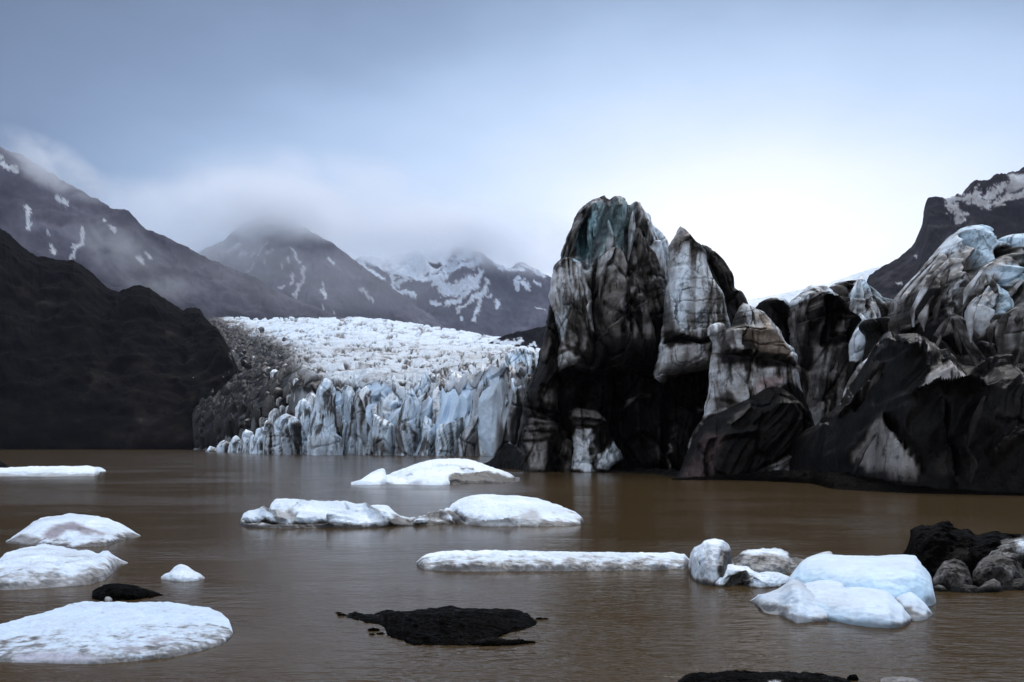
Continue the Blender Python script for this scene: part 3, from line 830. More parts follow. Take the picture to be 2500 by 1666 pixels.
serac(Z7, [(800, 1300), (850, 950), (820, 760), (760, 650), (770, 625)], [(1060, 1300), (1020, 960), (960, 740), (870, 660), (770, 625)], 378, 9, .75, creases=[(Z7, [(780, 640), (870, 780), (920, 980)], 'r', 1.6, 26), (Z7, [(800, 700), (850, 950)], 'v', 1.5, 14)], patches=[(Z7, [(800, 700), (860, 900), (900, 1040), (840, 1040)], .35, 5)])
serac(Z7, [(655, 1450), (690, 1300), (700, 1120), (725, 1048)], [(820, 1450), (845, 1150), (800, 1085), (725, 1048)], 357, 7, .82, patches=[(Z7, [(590, 1400), (640, 1340), (700, 1460), (590, 1460)], .4, 5)])
serac(Z7, [(822, 1450), (835, 1220), (880, 1140), (1000, 1110), (1130, 1060), (1150, 1045)], [(1050, 1450), (1100, 1250), (1140, 1150), (1155, 1060), (1150, 1045)], 353, 9, .82, patches=[(Z7, [(870, 1300), (880, 1330), (860, 1340)], .3, 3)])
serac(Z7, [(950, 1250), (1000, 1000), (1040, 900), (1090, 850)], [(1230, 1250), (1200, 1000), (1160, 900), (1090, 850)], 366, 8, .55, patches=[(Z7, [(1040, 920), (1100, 850), (1150, 1000), (1090, 1060)], .85, 4)])
serac(Z7, [(1030, 1475), (1060, 1300), (1180, 1130), (1215, 880), (1270, 720), (1330, 590)], [(1360, 1475), (1300, 1200), (1330, 1000), (1390, 800), (1380, 680), (1330, 590)], 346, 12, .42, rough=1.8, patches=[(Z7, [(1280, 720), (1340, 600), (1370, 680), (1300, 800)], .72, 5), (Z7, [(1200, 920), (1260, 880), (1260, 1100), (1180, 1200)], .62, 6), (Z7, [(1150, 1280), (1300, 1150), (1340, 1475), (1150, 1475)], .3, 8)], creases=[(Z7, [(1390, 850), (1300, 1100), (1170, 1290), (1150, 1470)], 'v', 2.5, 20)])
serac(Z7, [(1290, 1475), (1370, 900), (1340, 700), (1390, 610), (1440, 570)], [(1590, 1475), (1560, 900), (1530, 720), (1490, 620), (1440, 570)], 344, 11, .38, rough=1.8, patches=[(Z7, [(1360, 650), (1480, 600), (1500, 700), (1480, 800), (1400, 810)], .8, 4), (Z7, [(1400, 1040), (1480, 1020), (1470, 1100), (1400, 1180)], .6, 5), (Z7, [(1300, 1250), (1560, 1180), (1560, 1475), (1290, 1475)], .2, 8)], creases=[(Z7, [(1420, 830), (1410, 960), (1500, 1020)], 'v', 3, 26), (Z7, [(1500, 720), (1480, 900), (1560, 1000)], 'v', 2, 22)])
serac(Z7, [(1490, 1400), (1480, 1100), (1530, 860), (1570, 690), (1605, 645)], [(1800, 1475), (1760, 900), (1740, 780), (1680, 720), (1605, 645)], 338, 10, .36, rough=1.8, patches=[(Z7, [(1560, 720), (1605, 645), (1720, 760), (1600, 850)], .8, 5), (Z7, [(1500, 920), (1560, 900), (1560, 1080), (1490, 1120)], .72, 5), (Z7, [(1590, 1050), (1800, 900), (1800, 1475), (1590, 1475)], .14, 10)])
serac(Z7, [(1400, 900), (1470, 600), (1540, 480), (1610, 400), (1660, 378)], [(1880, 900), (1885, 600), (1860, 430), (1790, 395), (1660, 378)], 352, 14, .93, rough=1.0, patches=[(Z7, [(1470, 600), (1610, 410), (1600, 470), (1500, 610)], 'blue', 3, .7), (Z7, [(1600, 480), (1700, 430), (1760, 500), (1650, 560)], 'blue', 5, .4), (Z7, [(1480, 620), (1640, 600), (1750, 700), (1700, 800), (1550, 760)], .5, 6)])
serac(Z7, [(1640, 1475), (1680, 1200), (1720, 950), (1760, 830)], [(1900, 1475), (1900, 1000), (1850, 850), (1760, 830)], 330, 10, .18, rough=1.5)
# and the smaller ones between and behind them
r2 = np.random.default_rng(5)
for i in range(32):
    px = 740 + (i % 16) * 37 + r2.uniform(-8, 8)
    back_ = i >= 16
    topy = np.interp(px, *LIP.T) + (r2.uniform(-10, 12) if back_ else r2.uniform(18, 70))
    wd = r2.uniform(17, 36)
    Y_ = np.interp(px, *FRONTY.T) + (26 if back_ else 12) + r2.uniform(-4, 4)
    pk = px + r2.uniform(-.6, .6) * wd
    tn = r2.uniform(.58, .92) - .3 * sstep(1180, 1300, px)
    fin("serac", gl, [(px - wd, 1112), (px - wd * .9, topy + 50), (px - wd * .8 + .2 * (pk - px), topy + 20), (pk, topy)], [(px + wd, 1112), (px + wd * .95, topy + 55), (px + wd * .6, topy + 22), (pk + 3, topy + 2), (pk, topy)],
        Y_, 9, tn, mat=M_SERAC, step=2.2, rough=1.3, nz=(.13, .06), mottle=.08, streak=.22, edge=.6, efreq=.13, ridge=r2.uniform(-.6, .6), seed=i * 3.1 + .7)

# loose ice blocks on the black, rock-strewn left edge of the glacier
def field_depth(px, py):
    cr = np.interp(px, *CREST.T); lp = np.interp(px, *LIP.T) + 6 + 22 * sstep(700, 800, px); yf = np.interp(px, *FRONTY.T) + 10
    v = np.clip((py - lp) / (cr - lp), 0, 1) ** (1 / .85)
    return yf + (2000.0 - yf) * v ** 1.9


r3 = np.random.default_rng(12)
n_ = 0
while n_ < 70:
    py = r3.uniform(800, 1040)
    px = r3.uniform(545, 800)
    edge_ = np.interp(py, [790, 850, 900, 950, 1000, 1050], [530, 575, 610, 640, 650, 600])
    far_ = np.interp(py, [790, 850, 900, 950, 1040], [640, 740, 770, 740, 690])
    if px < edge_ - 18 or px > far_:
        continue
    n_ += 1
    g_ = (px - edge_) / (far_ - edge_)
    Y_ = field_depth(px, py) - 2
    big_ = r3.uniform(.6, 1.0) * np.interp(py, [800, 1040], [.55, 1.15])
    wd, ht = 13 * big_ * r3.uniform(.6, 1.25), 24 * big_ * r3.uniform(.6, 1.2)
    tn = np.clip(r3.normal(.30 + .38 * g_, .16), .12, .85)
    lean_ = r3.uniform(-.7, .7) * wd
    fin("ice_block", gl, [(px - wd, py + 8), (px - wd + lean_ * .5, py - ht * .6), (px - wd * .5 + lean_, py - ht * .93), (px + lean_, py - ht)],
        [(px + wd, py + 8), (px + wd + lean_ * .5, py - ht * .5), (px + wd * .7 + lean_, py - ht * .85), (px + 3 + lean_, py - ht + 1), (px + lean_, py - ht)],
        Y_, 5, tn, mat=M_SERAC, step=2.0, rough=.8, facet=.9, edge=.3, efreq=.3, ridge=r3.uniform(-.6, .6), seed=n_ * 2.3, zbot=H + (YH - py - 10) / F * Y_, drape=.3, mottle=.1)

# ================================================================== THE DARK ICE BY THE LAKE
def dirty(name, root, T, left, right, Y, D, tone, creases=(), patches=(), **k):
    Tl = lambda pts: np.array([tp(p[2], [p[:2]])[0] if len(p) > 2 and isinstance(p[2], tuple) else tp(T, [p[:2]])[0] for p in pts])
    cr = [(c if isinstance(c[0], tuple) and len(c[0]) == 3 and not isinstance(c[0][0], (tuple, list)) else (T,) + tuple(c)) for c in creases]
    pa = [(c if isinstance(c[0], tuple) and len(c[0]) == 3 and not isinstance(c[0][0], (tuple, list)) else (T,) + tuple(c)) for c in patches]
    k.setdefault('lift', .09)
    return fin(name, root, Tl(left), Tl(right), Y, D, tone, cr, pa, **k)


# ---- the tall tower
tw = empty("ice_tower", (14, 152, 0))
tag(tw, "tallest ice tower, grey and black with dirt, deep folds under its rounded crown", "ice tower")
dirty("crown", tw, Z1, [(500, 2790), (505, 1500), (480, 1100), (505, 770), (540, 620), (600, 470), (680, 300), (780, 210), (880, 155), (925, 133)],
      [(1530, 2790), (1530, 1500), (1535, 990), (1550, 740), (1540, 620), (1500, 560), (1420, 470), (1330, 350), (1250, 260), (1150, 215), (1030, 208), (950, 160), (925, 133)], 156, 9, .5,
      [([(925, 133), (940, 310), (850, 600), (790, 760), (730, 900)], 'v', 2.6, 70), ([(1150, 240), (1140, 480), (1095, 650), (1120, 780)], 'v', 3.2, 75),
       ([(730, 430), (690, 620), (700, 790)], 'v', 3.4, 90), ([(775, 360), (785, 560), (800, 680)], 'r', 1.4, 45), ([(700, 420), (640, 560), (600, 740)], 'r', 1.2, 40),
       ([(600, 480), (560, 620), (545, 760)], 'r', .8, 30), ([(940, 330), (1010, 560), (960, 780)], 'r', 1.0, 120), ([(1190, 270), (1190, 480), (1150, 720)], 'r', 1.4, 60),
       ([(1340, 370), (1400, 600), (1520, 950)], 'v', 1.4, 35), ([(1330, 360), (1290, 560), (1350, 700)], 'r', 1.0, 40), ([(720, 380), (800, 310), (900, 300), (945, 315)], 'f', .9, 40), ([(560, 600), (620, 440), (720, 320)], 'f', .6, 30)],
      [([(500, 780), (560, 600), (680, 320), (900, 150), (945, 310), (800, 300), (720, 380), (640, 560), (600, 760)], .28), ([(775, 370), (700, 470), (620, 690), (700, 830), (790, 720), (790, 560)], 'teal', 10, .95),
       ([(785, 350), (910, 360), (880, 520), (830, 620), (790, 690)], .5, 8, 'teal'), ([(930, 300), (1010, 260), (1140, 250), (1120, 500), (1080, 700), (1090, 800), (800, 800), (880, 560)], .47, 12, 'teal'),
       ([(1170, 250), (1250, 280), (1330, 400), (1300, 480), (1240, 440), (1180, 600)], .68), ([(1240, 255), (1330, 350), (1420, 470), (1510, 565), (1480, 590), (1380, 480), (1340, 400)], 1.0, 4),
       ([(1350, 420), (1480, 570), (1550, 680), (1530, 900), (1500, 980), (1420, 760)], .6), ([(930, 160), (1030, 205), (1140, 225), (1000, 250), (945, 240)], .2), ([(1310, 400), (1340, 560), (1380, 720), (1430, 850), (1400, 600)], .72, 5),
       ([(1070, 900), (1540, 900), (1540, 1500), (500, 1500), (500, 1100)], .12, 30), ([(400, 1450), (1600, 1450), (1600, 2800), (400, 2800)], .04, 20)], a=3.0, lean=.02, zbot=ZBOT(Z2, 300, 156))
dirty("dark_flank", tw, Z10, [(205, 1570), (203, 1360), (208, 1200), (198, 1100), (215, 1045), (250, 980), (290, 880), (320, 720), (340, 620), (362, 500), (375, 470)], [(440, 1570), (440, 900), (430, 700), (415, 600), (395, 510), (375, 470)], 148.6, 6, .10,
      [([(205, 1130), (300, 1165), (430, 1195)], 'v', .9, 14), ([(240, 1200), (430, 1232)], 'v', .9, 12), ([(215, 1245), (430, 1250)], 'v', .7, 10), ([(215, 1288), (400, 1295)], 'v', .9, 12), ([(205, 1355), (380, 1340)], 'v', .9, 14),
       ([(400, 620), (370, 760), (340, 850)], 'r', 1.0, 24), ([(430, 560), (385, 700), (390, 820)], 'v', 1.0, 24), ([(440, 1060), (400, 1300), (390, 1560)], 'v', 1.6, 50), ([(320, 1010), (310, 1100)], 'v', .8, 24)],
      [([(210, 1365), (350, 1355), (330, 1520), (255, 1530)], .30, 6), ([(240, 1205), (430, 1235), (410, 1285), (220, 1290), (215, 1250)], .26, 6), ([(250, 1030), (340, 1010), (480, 1050), (450, 1160), (300, 1100)], .19, 8), ([(220, 1300), (390, 1300), (370, 1340), (215, 1345)], .22, 5), ([(300, 800), (360, 700), (380, 760), (330, 840)], .18, 8)], a=2.6, shear=0.25)
dirty("shoulder", tw, Z1, [(560, 1960), (500, 1870), (470, 1780), (490, 1600), (500, 1480), (470, 1390), (425, 1250), (387, 1130), (398, 1000), (440, 880), (450, 820), (500, 775), (560, 755), (600, 750)], [(850, 2790), (870, 1750), (840, 1480), (810, 1280), (790, 1080), (740, 930), (695, 805), (640, 755), (600, 750)], 146.5, 5.5, .42,
      [([(700, 900), (680, 1250), (760, 1450)], 'v', 1.2, 45), ([(430, 1235), (520, 1245), (610, 1225)], 'v', .6, 14), ([(440, 890), (520, 800), (600, 775)], 'r', .6, 25), ([(480, 1420), (520, 1500), (560, 1520)], 'v', 1.2, 40), ([(560, 1380), (640, 1490), (660, 1560)], 'f', 1.0, 30),
       ([(460, 1820), (650, 1790), (880, 1850)], 'f', 2.5, 45), ([(505, 1600), (650, 1650)], 'v', .8, 20), ([(655, 1600), (700, 1680), (760, 1830)], 'v', 1.0, 25)],
      [([(398, 1100), (400, 1010), (460, 880), (580, 880), (650, 1180), (560, 1230), (430, 1230)], .5), ([(430, 1240), (600, 1235), (560, 1400), (520, 1500)], .6), ([(605, 750), (680, 770), (695, 820), (620, 810)], .88, 3, 'teal'), ([(440, 840), (460, 780), (560, 750), (600, 770), (500, 800)], .16, 5),
       ([(690, 930), (740, 940), (800, 1250), (830, 1480), (760, 1440), (700, 1250)], .46), ([(640, 1230), (700, 1260), (760, 1450), (840, 1520), (600, 1560), (560, 1400)], .2, 10), ([(480, 1560), (900, 1560), (900, 1800), (460, 1800)], .15, 12),
       (Z2, [(465, 400), (480, 280), (560, 250), (655, 310), (640, 355), (500, 390)], .45, 4), (Z2, [(505, 165), (600, 150), (645, 215), (600, 235), (510, 210)], .3, 4), (Z2, [(685, 150), (735, 140), (725, 250), (695, 270), (670, 210)], .36, 4), (Z2, [(440, 410), (900, 420), (900, 1400), (440, 1400)], .03, 10)], a=2.4, zbot=ZBOT(Z2, 520, 146.5))
dirty("front_fold", tw, Z1, [(790, 2790), (790, 1850), (795, 1200), (815, 1050), (850, 900), (885, 760), (950, 672), (1012, 650)], [(1450, 2790), (1440, 1850), (1390, 1450), (1310, 1150), (1225, 980), (1145, 830), (1085, 705), (1050, 665), (1012, 650)], 145.5, 6.5, .25,
      [([(1015, 660), (960, 800), (860, 1000), (810, 1150)], 'f', 1.0, 50), ([(1040, 700), (1080, 850), (1200, 1000), (1290, 1180)], 'r', .8, 40), ([(1000, 900), (900, 1080), (840, 1300)], 'r', .7, 40), ([(1250, 1060), (1120, 1250), (1060, 1480)], 'v', .8, 30), ([(1160, 900), (1080, 1150), (960, 1380)], 'r', .6, 34),
       ([(830, 1560), (1000, 1400), (1160, 1300), (1330, 1350)], 'f', .9, 40), ([(800, 1870), (1000, 1800), (1200, 1840), (1420, 1900)], 'f', 2.5, 50)],
      [([(885, 745), (960, 680), (970, 800), (880, 980), (845, 900)], .42), ([(850, 1060), (1000, 1050), (1060, 1200), (900, 1240)], .27, 12), ([(1115, 1060), (1190, 1100), (1130, 1170)], .45, 5), ([(960, 880), (1040, 830), (1080, 960), (1000, 1000)], .25), ([(1200, 1110), (1250, 1160), (1180, 1180)], .5, 4), ([(1240, 1380), (1370, 1310), (1370, 1400), (1280, 1420)], .22),
       ([(780, 1560), (1460, 1560), (1460, 2800), (780, 2800)], .035, 25), (Z2, [(950, 400), (1000, 290), (1140, 290), (1150, 460)], .14), (Z2, [(760, 260), (850, 160), (890, 250), (860, 420), (730, 360)], .13)], zbot=ZBOT(Z2, 450, 145.5), shear=0.15)
dirty("right_fold", tw, Z1, [(1120, 2790), (1110, 1800), (1110, 1000), (1130, 780), (1185, 590), (1235, 460), (1262, 425)], [(1540, 2790), (1535, 1800), (1515, 1000), (1450, 880), (1420, 760), (1350, 700), (1320, 560), (1290, 450), (1262, 425)], 149.5, 5, .2,
      [([(1262, 425), (1300, 600), (1340, 700), (1420, 860), (1500, 990)], 'r', .9, 30), ([(1180, 900), (1250, 1000), (1300, 1150)], 'v', 1.0, 45), ([(1330, 1110), (1420, 1090), (1480, 1060)], 'v', .5, 14), ([(1350, 1180), (1450, 1150)], 'v', .5, 14), ([(1400, 900), (1380, 1000), (1430, 1080)], 'v', .7, 30)],
      [([(1190, 610), (1310, 560), (1345, 690), (1260, 900), (1160, 800)], .27, 9), ([(1225, 480), (1262, 425), (1300, 500), (1310, 560), (1210, 580)], .12), ([(1355, 700), (1420, 770), (1450, 890), (1400, 860)], .3, 5), ([(1350, 960), (1400, 980), (1410, 1000), (1360, 1010)], .45, 4), ([(1100, 1350), (1550, 1350), (1550, 2800), (1100, 2800)], .03, 25)], zbot=ZBOT(Z2, 490, 149.5), shear=-0.25)
dirty("cavern_wall", tw, Z2, [(140, 1400), (170, 900), (260, 600), (420, 420), (700, 250), (900, 210)], [(2000, 1400), (2000, 600), (1900, 400), (1500, 250), (900, 210)], 151, 3.5, .035,
      [([(1000, 500), (1100, 800), (1150, 1380)], 'v', 1.5, 90), ([(1480, 500), (1490, 900), (1450, 1380)], 'v', 1.5, 60), ([(1080, 770), (1180, 680), (1330, 650)], 'f', .9, 40), ([(1640, 640), (1720, 740), (1820, 810)], 'r', .7, 24), ([(1510, 780), (1600, 880), (1540, 1000)], 'f', .6, 30), ([(560, 700), (760, 640), (900, 760)], 'f', 1, 40)],
      [([(1085, 770), (1110, 700), (1180, 675), (1170, 720), (1100, 770)], .33, 3), ([(1190, 650), (1250, 630), (1340, 640), (1330, 690), (1200, 680)], .16, 4), ([(1760, 620), (1800, 600), (1870, 630), (1820, 660)], .2, 4), ([(1760, 760), (1830, 800), (1800, 815)], .45, 3), ([(1515, 780), (1600, 790), (1620, 850), (1530, 870)], .16, 5), ([(1520, 960), (1580, 940), (1570, 1030), (1520, 1060)], .24, 4), ([(1510, 1110), (1535, 1110), (1525, 1210), (1495, 1210)], .42, 3), ([(1490, 1215), (1505, 1215), (1500, 1395), (1480, 1395)], .3, 3),
       ([(1310, 1190), (1380, 1100), (1440, 1130), (1450, 1270), (1380, 1300), (1320, 1290)], .17, 5), ([(1400, 970), (1425, 980), (1420, 1100), (1395, 1100)], .2, 4), ([(1200, 980), (1245, 965), (1225, 1010)], .35, 3), ([(1040, 550), (1062, 555), (1050, 572)], .8, 2), ([(1600, 990), (1660, 1010), (1700, 1080), (1640, 1080)], .12, 4)], rough=1.6, a=4)
dirty("pale_foot", tw, Z2, [(590, 1400), (600, 1330), (610, 1250), (640, 1100), (615, 930), (580, 860), (590, 800), (660, 768)], [(950, 1400), (965, 1345), (1110, 1265), (1100, 1200), (1000, 1080), (940, 925), (930, 890), (860, 800), (660, 768)], 145.6, 4, .12,
      [([(800, 970), (775, 1150), (800, 1370)], 'v', 1.1, 28), ([(590, 875), (760, 885), (940, 920)], 'v', 1.0, 18), ([(610, 935), (800, 960), (940, 925)], 'v', .9, 16), ([(625, 1290), (800, 1300), (900, 1330)], 'v', .4, 9), ([(640, 1130), (700, 1150)], 'v', .3, 8), ([(1000, 1080), (900, 1200)], 'v', .5, 16)],
      [([(630, 980), (790, 980), (800, 1180), (790, 1370), (600, 1350), (615, 1200)], .68, 5), ([(820, 1210), (900, 1190), (1000, 1085), (1110, 1255), (960, 1345), (830, 1330)], .7, 4), ([(590, 800), (660, 775), (860, 805), (930, 900), (760, 880), (585, 865)], .33, 4), ([(620, 895), (935, 930), (800, 950), (640, 960)], .27, 4), ([(730, 1150), (800, 1150), (790, 1230), (740, 1220)], .18, 4), ([(820, 990), (920, 910), (985, 1050), (900, 1150), (850, 1090)], .08, 7)], rough=.7, a=3.4, drape=.1, mottle=.06)
dirty("grey_foot", tw, Z2, [(470, 1400), (480, 1230), (540, 1080), (570, 1060)], [(640, 1400), (630, 1200), (610, 1090), (570, 1060)], 146.5, 3, .2, rough=.7)

# ---- the pale pointed fin
pf = empty("ice_fin", (24, 141, 0))
tag(pf, "tall pale grey ice fin with a brown tip, right of the tallest tower", "ice fin")
dirty("pale_blade", pf, Z1, [(1500, 1965), (1480, 1950), (1402, 1880), (1450, 1640), (1455, 1480), (1480, 1300), (1500, 1080), (1530, 900), (1552, 760), (1545, 640), (1590, 560), (1618, 480), (1650, 443)],
      [(1520, 1965), (1560, 1885), (1965, 1800), (2060, 1700), (2090, 1600), (2110, 1420), (2080, 1300), (2030, 1130), (1960, 1000), (1900, 850), (1880, 750), (1840, 690), (1762, 590), (1705, 490), (1650, 443)], 141, 6.5, .52,
      [([(1500, 1100), (1535, 1200), (1530, 1370), (1600, 1480)], 'f', .8, 40), ([(1560, 780), (1620, 660), (1720, 610), (1860, 720)], 'f', .7, 35), ([(1690, 590), (1730, 555), (1800, 640)], 'r', .6, 30), ([(1470, 1570), (1650, 1560), (1800, 1600), (1970, 1540)], 'v', 1.6, 28), ([(1470, 1450), (1490, 1560), (1640, 1600)], 'v', 1, 30),
       ([(1540, 1000), (1700, 1010), (1920, 1000)], 'v', .22, 8), ([(1530, 1110), (1720, 1100), (1990, 1110)], 'v', .25, 8), ([(1530, 1210), (1750, 1220), (2030, 1200)], 'v', .25, 9), ([(1530, 1300), (1700, 1340), (2060, 1330)], 'v', .3, 10), ([(1540, 1390), (1750, 1420), (2080, 1400)], 'v', .3, 9), ([(1560, 1480), (1800, 1460), (2080, 1470)], 'v', .25, 9),
       ([(1900, 1000), (1860, 1200), (1760, 1380), (1690, 1540)], 'v', .3, 10), ([(1430, 1880), (1600, 1850), (1960, 1800)], 'f', 1.6, 40)],
      [([(1545, 930), (1700, 900), (1720, 1100), (1700, 1300), (1570, 1430), (1515, 1320), (1520, 1130)], .66, 26, 'ice'), ([(1540, 640), (1590, 555), (1650, 440), (1705, 490), (1765, 590), (1880, 750), (1740, 690), (1640, 650), (1570, 780)], .3), ([(1710, 680), (1840, 690), (1880, 760), (1770, 730)], .1, 6), ([(1640, 640), (1730, 560), (1830, 680), (1700, 620)], .2, 6),
       ([(1830, 1050), (1900, 1020), (1940, 1250), (1840, 1330), (1790, 1250)], .36, 10), ([(1700, 1180), (1740, 1180), (1730, 1260)], .3, 5), ([(1455, 1460), (1480, 1300), (1510, 1100), (1530, 1370), (1560, 1480), (1480, 1560)], .22, 7),
       (Z2, [(1470, 40), (1560, 80), (1640, 110), (1780, 155), (1960, 130), (1980, 280), (1880, 340), (1780, 330), (1880, 180), (1470, 215)], .09, 6), (Z2, [(1420, 240), (1650, 200), (1780, 200), (1720, 300), (1900, 270), (1960, 330), (1960, 390), (1560, 465), (1490, 545), (1395, 470)], .4, 5), (Z2, [(1500, 480), (2100, 400), (2100, 1400), (1300, 1400)], .035, 10)], a=3.4, b=.5, rough=.7, mottle=.09, facet=.45, zbot=ZBOT(Z2, 550, 141))
dirty("dark_blade", pf, Z1, [(1900, 2790), (1900, 1500), (1885, 1000), (1850, 760), (1818, 655), (1858, 616)], [(2330, 2790), (2310, 1500), (2275, 1200), (2232, 1100), (2168, 1050), (2130, 900), (2050, 790), (1950, 670), (1858, 616)], 148, 4.5, .14,
      [([(1870, 640), (1960, 800), (2050, 1000), (2100, 1200)], 'f', .8, 40), ([(1950, 700), (2080, 860), (2150, 1040)], 'r', .5, 25)], [([(1880, 640), (1960, 690), (2060, 810), (2140, 950), (2160, 1050), (2060, 930), (1940, 800)], .42, 6), ([(1940, 820), (2020, 850), (2060, 960), (1980, 900)], .3, 6)], shear=-0.3)

# ---- the lower fin
lf = empty("ice_fin", (27, 127, 0))
tag(lf, "lower triangular ice fin with dirty bands and a white lump on its ledge", "ice fin")
dirty("banded_blade", lf, Z3, [(590, 1080, ZB), (700, 780, ZB), (790, 560, ZB), (860, 440, ZB), (890, 250, ZB), (915, 80, ZB), (200, 1080), (205, 960), (165, 875), (330, 815), (390, 790), (430, 720), (470, 620), (500, 540), (560, 488)],
      [(1950, 1080, ZB), (1900, 700, ZB), (1800, 262, ZB), (1750, 150, ZB), (1720, 20, ZB), (1180, 1300), (1150, 1170), (1100, 1090), (1020, 1000), (950, 880), (850, 750), (780, 640), (680, 550), (560, 488)], 127, 7, .46,
      [([(200, 1085), (330, 1130), (650, 1180), (1000, 1240), (1160, 1330)], 'v', 1.5, 45), ([(165, 855), (420, 850), (700, 862)], 'v', .5, 12), ([(620, 520), (600, 700), (560, 800)], 'v', .4, 14), ([(420, 1000), (600, 1050), (900, 1030)], 'v', .4, 14), ([(640, 1040), (860, 1080), (1000, 1120)], 'v', .4, 12),
       ([(430, 700), (600, 690)], 'v', .25, 9), ([(460, 640), (640, 610)], 'v', .2, 9), ([(480, 860), (420, 940), (420, 1040)], 'v', .5, 16), ([(660, 700), (700, 860), (800, 1000)], 'f', .5, 60), ([(720, 600), (900, 850), (1080, 1100), (1160, 1280)], 'r', .7, 30), ([(ZB[0], 0), (0, 0)], 'v', 0, 1)][:-1],
      [([(440, 870), (700, 840), (900, 980), (1000, 1130), (1020, 1240), (640, 1150), (420, 1000)], .3, 8, 'brown'), ([(205, 1095), (330, 1125), (650, 1175), (1000, 1225), (1160, 1320), (1140, 1350), (800, 1310), (500, 1270), (220, 1250)], .07, 6), ([(960, 910), (1100, 1100), (1170, 1260), (1050, 1190), (980, 1060)], .72, 6), ([(640, 660), (760, 640), (800, 760), (740, 900), (660, 800)], .36, 8, 'brown'),
       ([(500, 550), (560, 490), (640, 530), (600, 650), (480, 660)], .5, 6), ([(160, 870), (400, 860), (380, 960), (420, 1080), (210, 1070)], .58, 6),
       (ZB, [(925, 60), (1250, 60), (1240, 180), (1150, 260), (1060, 330), (980, 240)], .52, 5), (ZB, [(1250, 110), (1520, 100), (1420, 200), (1210, 260)], .45, 7, 'pink'), (ZB, [(1500, 80), (1700, 60), (1780, 230), (1600, 180)], .42, 6), (ZB, [(900, 300), (980, 260), (1060, 340), (900, 430)], .2, 6),
       (ZB, [(860, 460), (1240, 300), (1400, 210), (1500, 175), (1800, 275), (1950, 1100), (500, 1100)], .04, 4)], a=2.6, rough=.8, mottle=.12)
dirty("dark_hump", lf, ZB, [(580, 1085), (600, 1020), (680, 850), (760, 700), (900, 480), (1240, 310), (1400, 205), (1500, 170)], [(2040, 1085), (1990, 900), (1900, 700), (1800, 400), (1700, 270), (1600, 195), (1500, 170)], 120.5, 6, .065,
      [([(760, 700), (950, 640), (1200, 600)], 'r', .7, 60), ([(1020, 530), (1120, 460), (1240, 330)], 'r', .6, 24), ([(880, 700), (820, 900), (830, 1060)], 'v', 1, 40), ([(1720, 500), (1720, 650), (1800, 740)], 'v', 1.2, 40), ([(1090, 1050), (1400, 900), (1700, 735)], 'f', .8, 40), ([(1700, 270), (1780, 380), (1830, 600)], 'r', .8, 30)],
      [([(1090, 1060), (1400, 900), (1700, 740), (1830, 770), (1980, 880), (1900, 970), (1500, 1010)], .52, 8), ([(1500, 960), (1750, 880), (1900, 870), (1940, 930), (1700, 970)], .68, 9, 'purple'), ([(1640, 490), (1720, 465), (1730, 490)], .35, 4), ([(1780, 640), (1840, 680), (1840, 740), (1790, 720)], .3, 5), ([(590, 1080), (850, 620), (960, 640), (820, 1080)], .09, 10, 'pink'), ([(1000, 520), (1240, 320), (1240, 345), (1030, 550)], .2, 4)], rough=.7, a=2.6, shear=0.7)
dirty("snow_lump", lf, Z3, [(140, 950), (135, 850), (128, 800), (150, 762), (200, 740), (250, 730)], [(355, 950), (350, 850), (345, 765), (318, 733), (250, 730)], 125.2, 3.0, .97, rough=.05, edge=.05, mottle=.02, streak=0, zbot=H + (YH - (640 + 885 * .2041)) / F * 125.2)

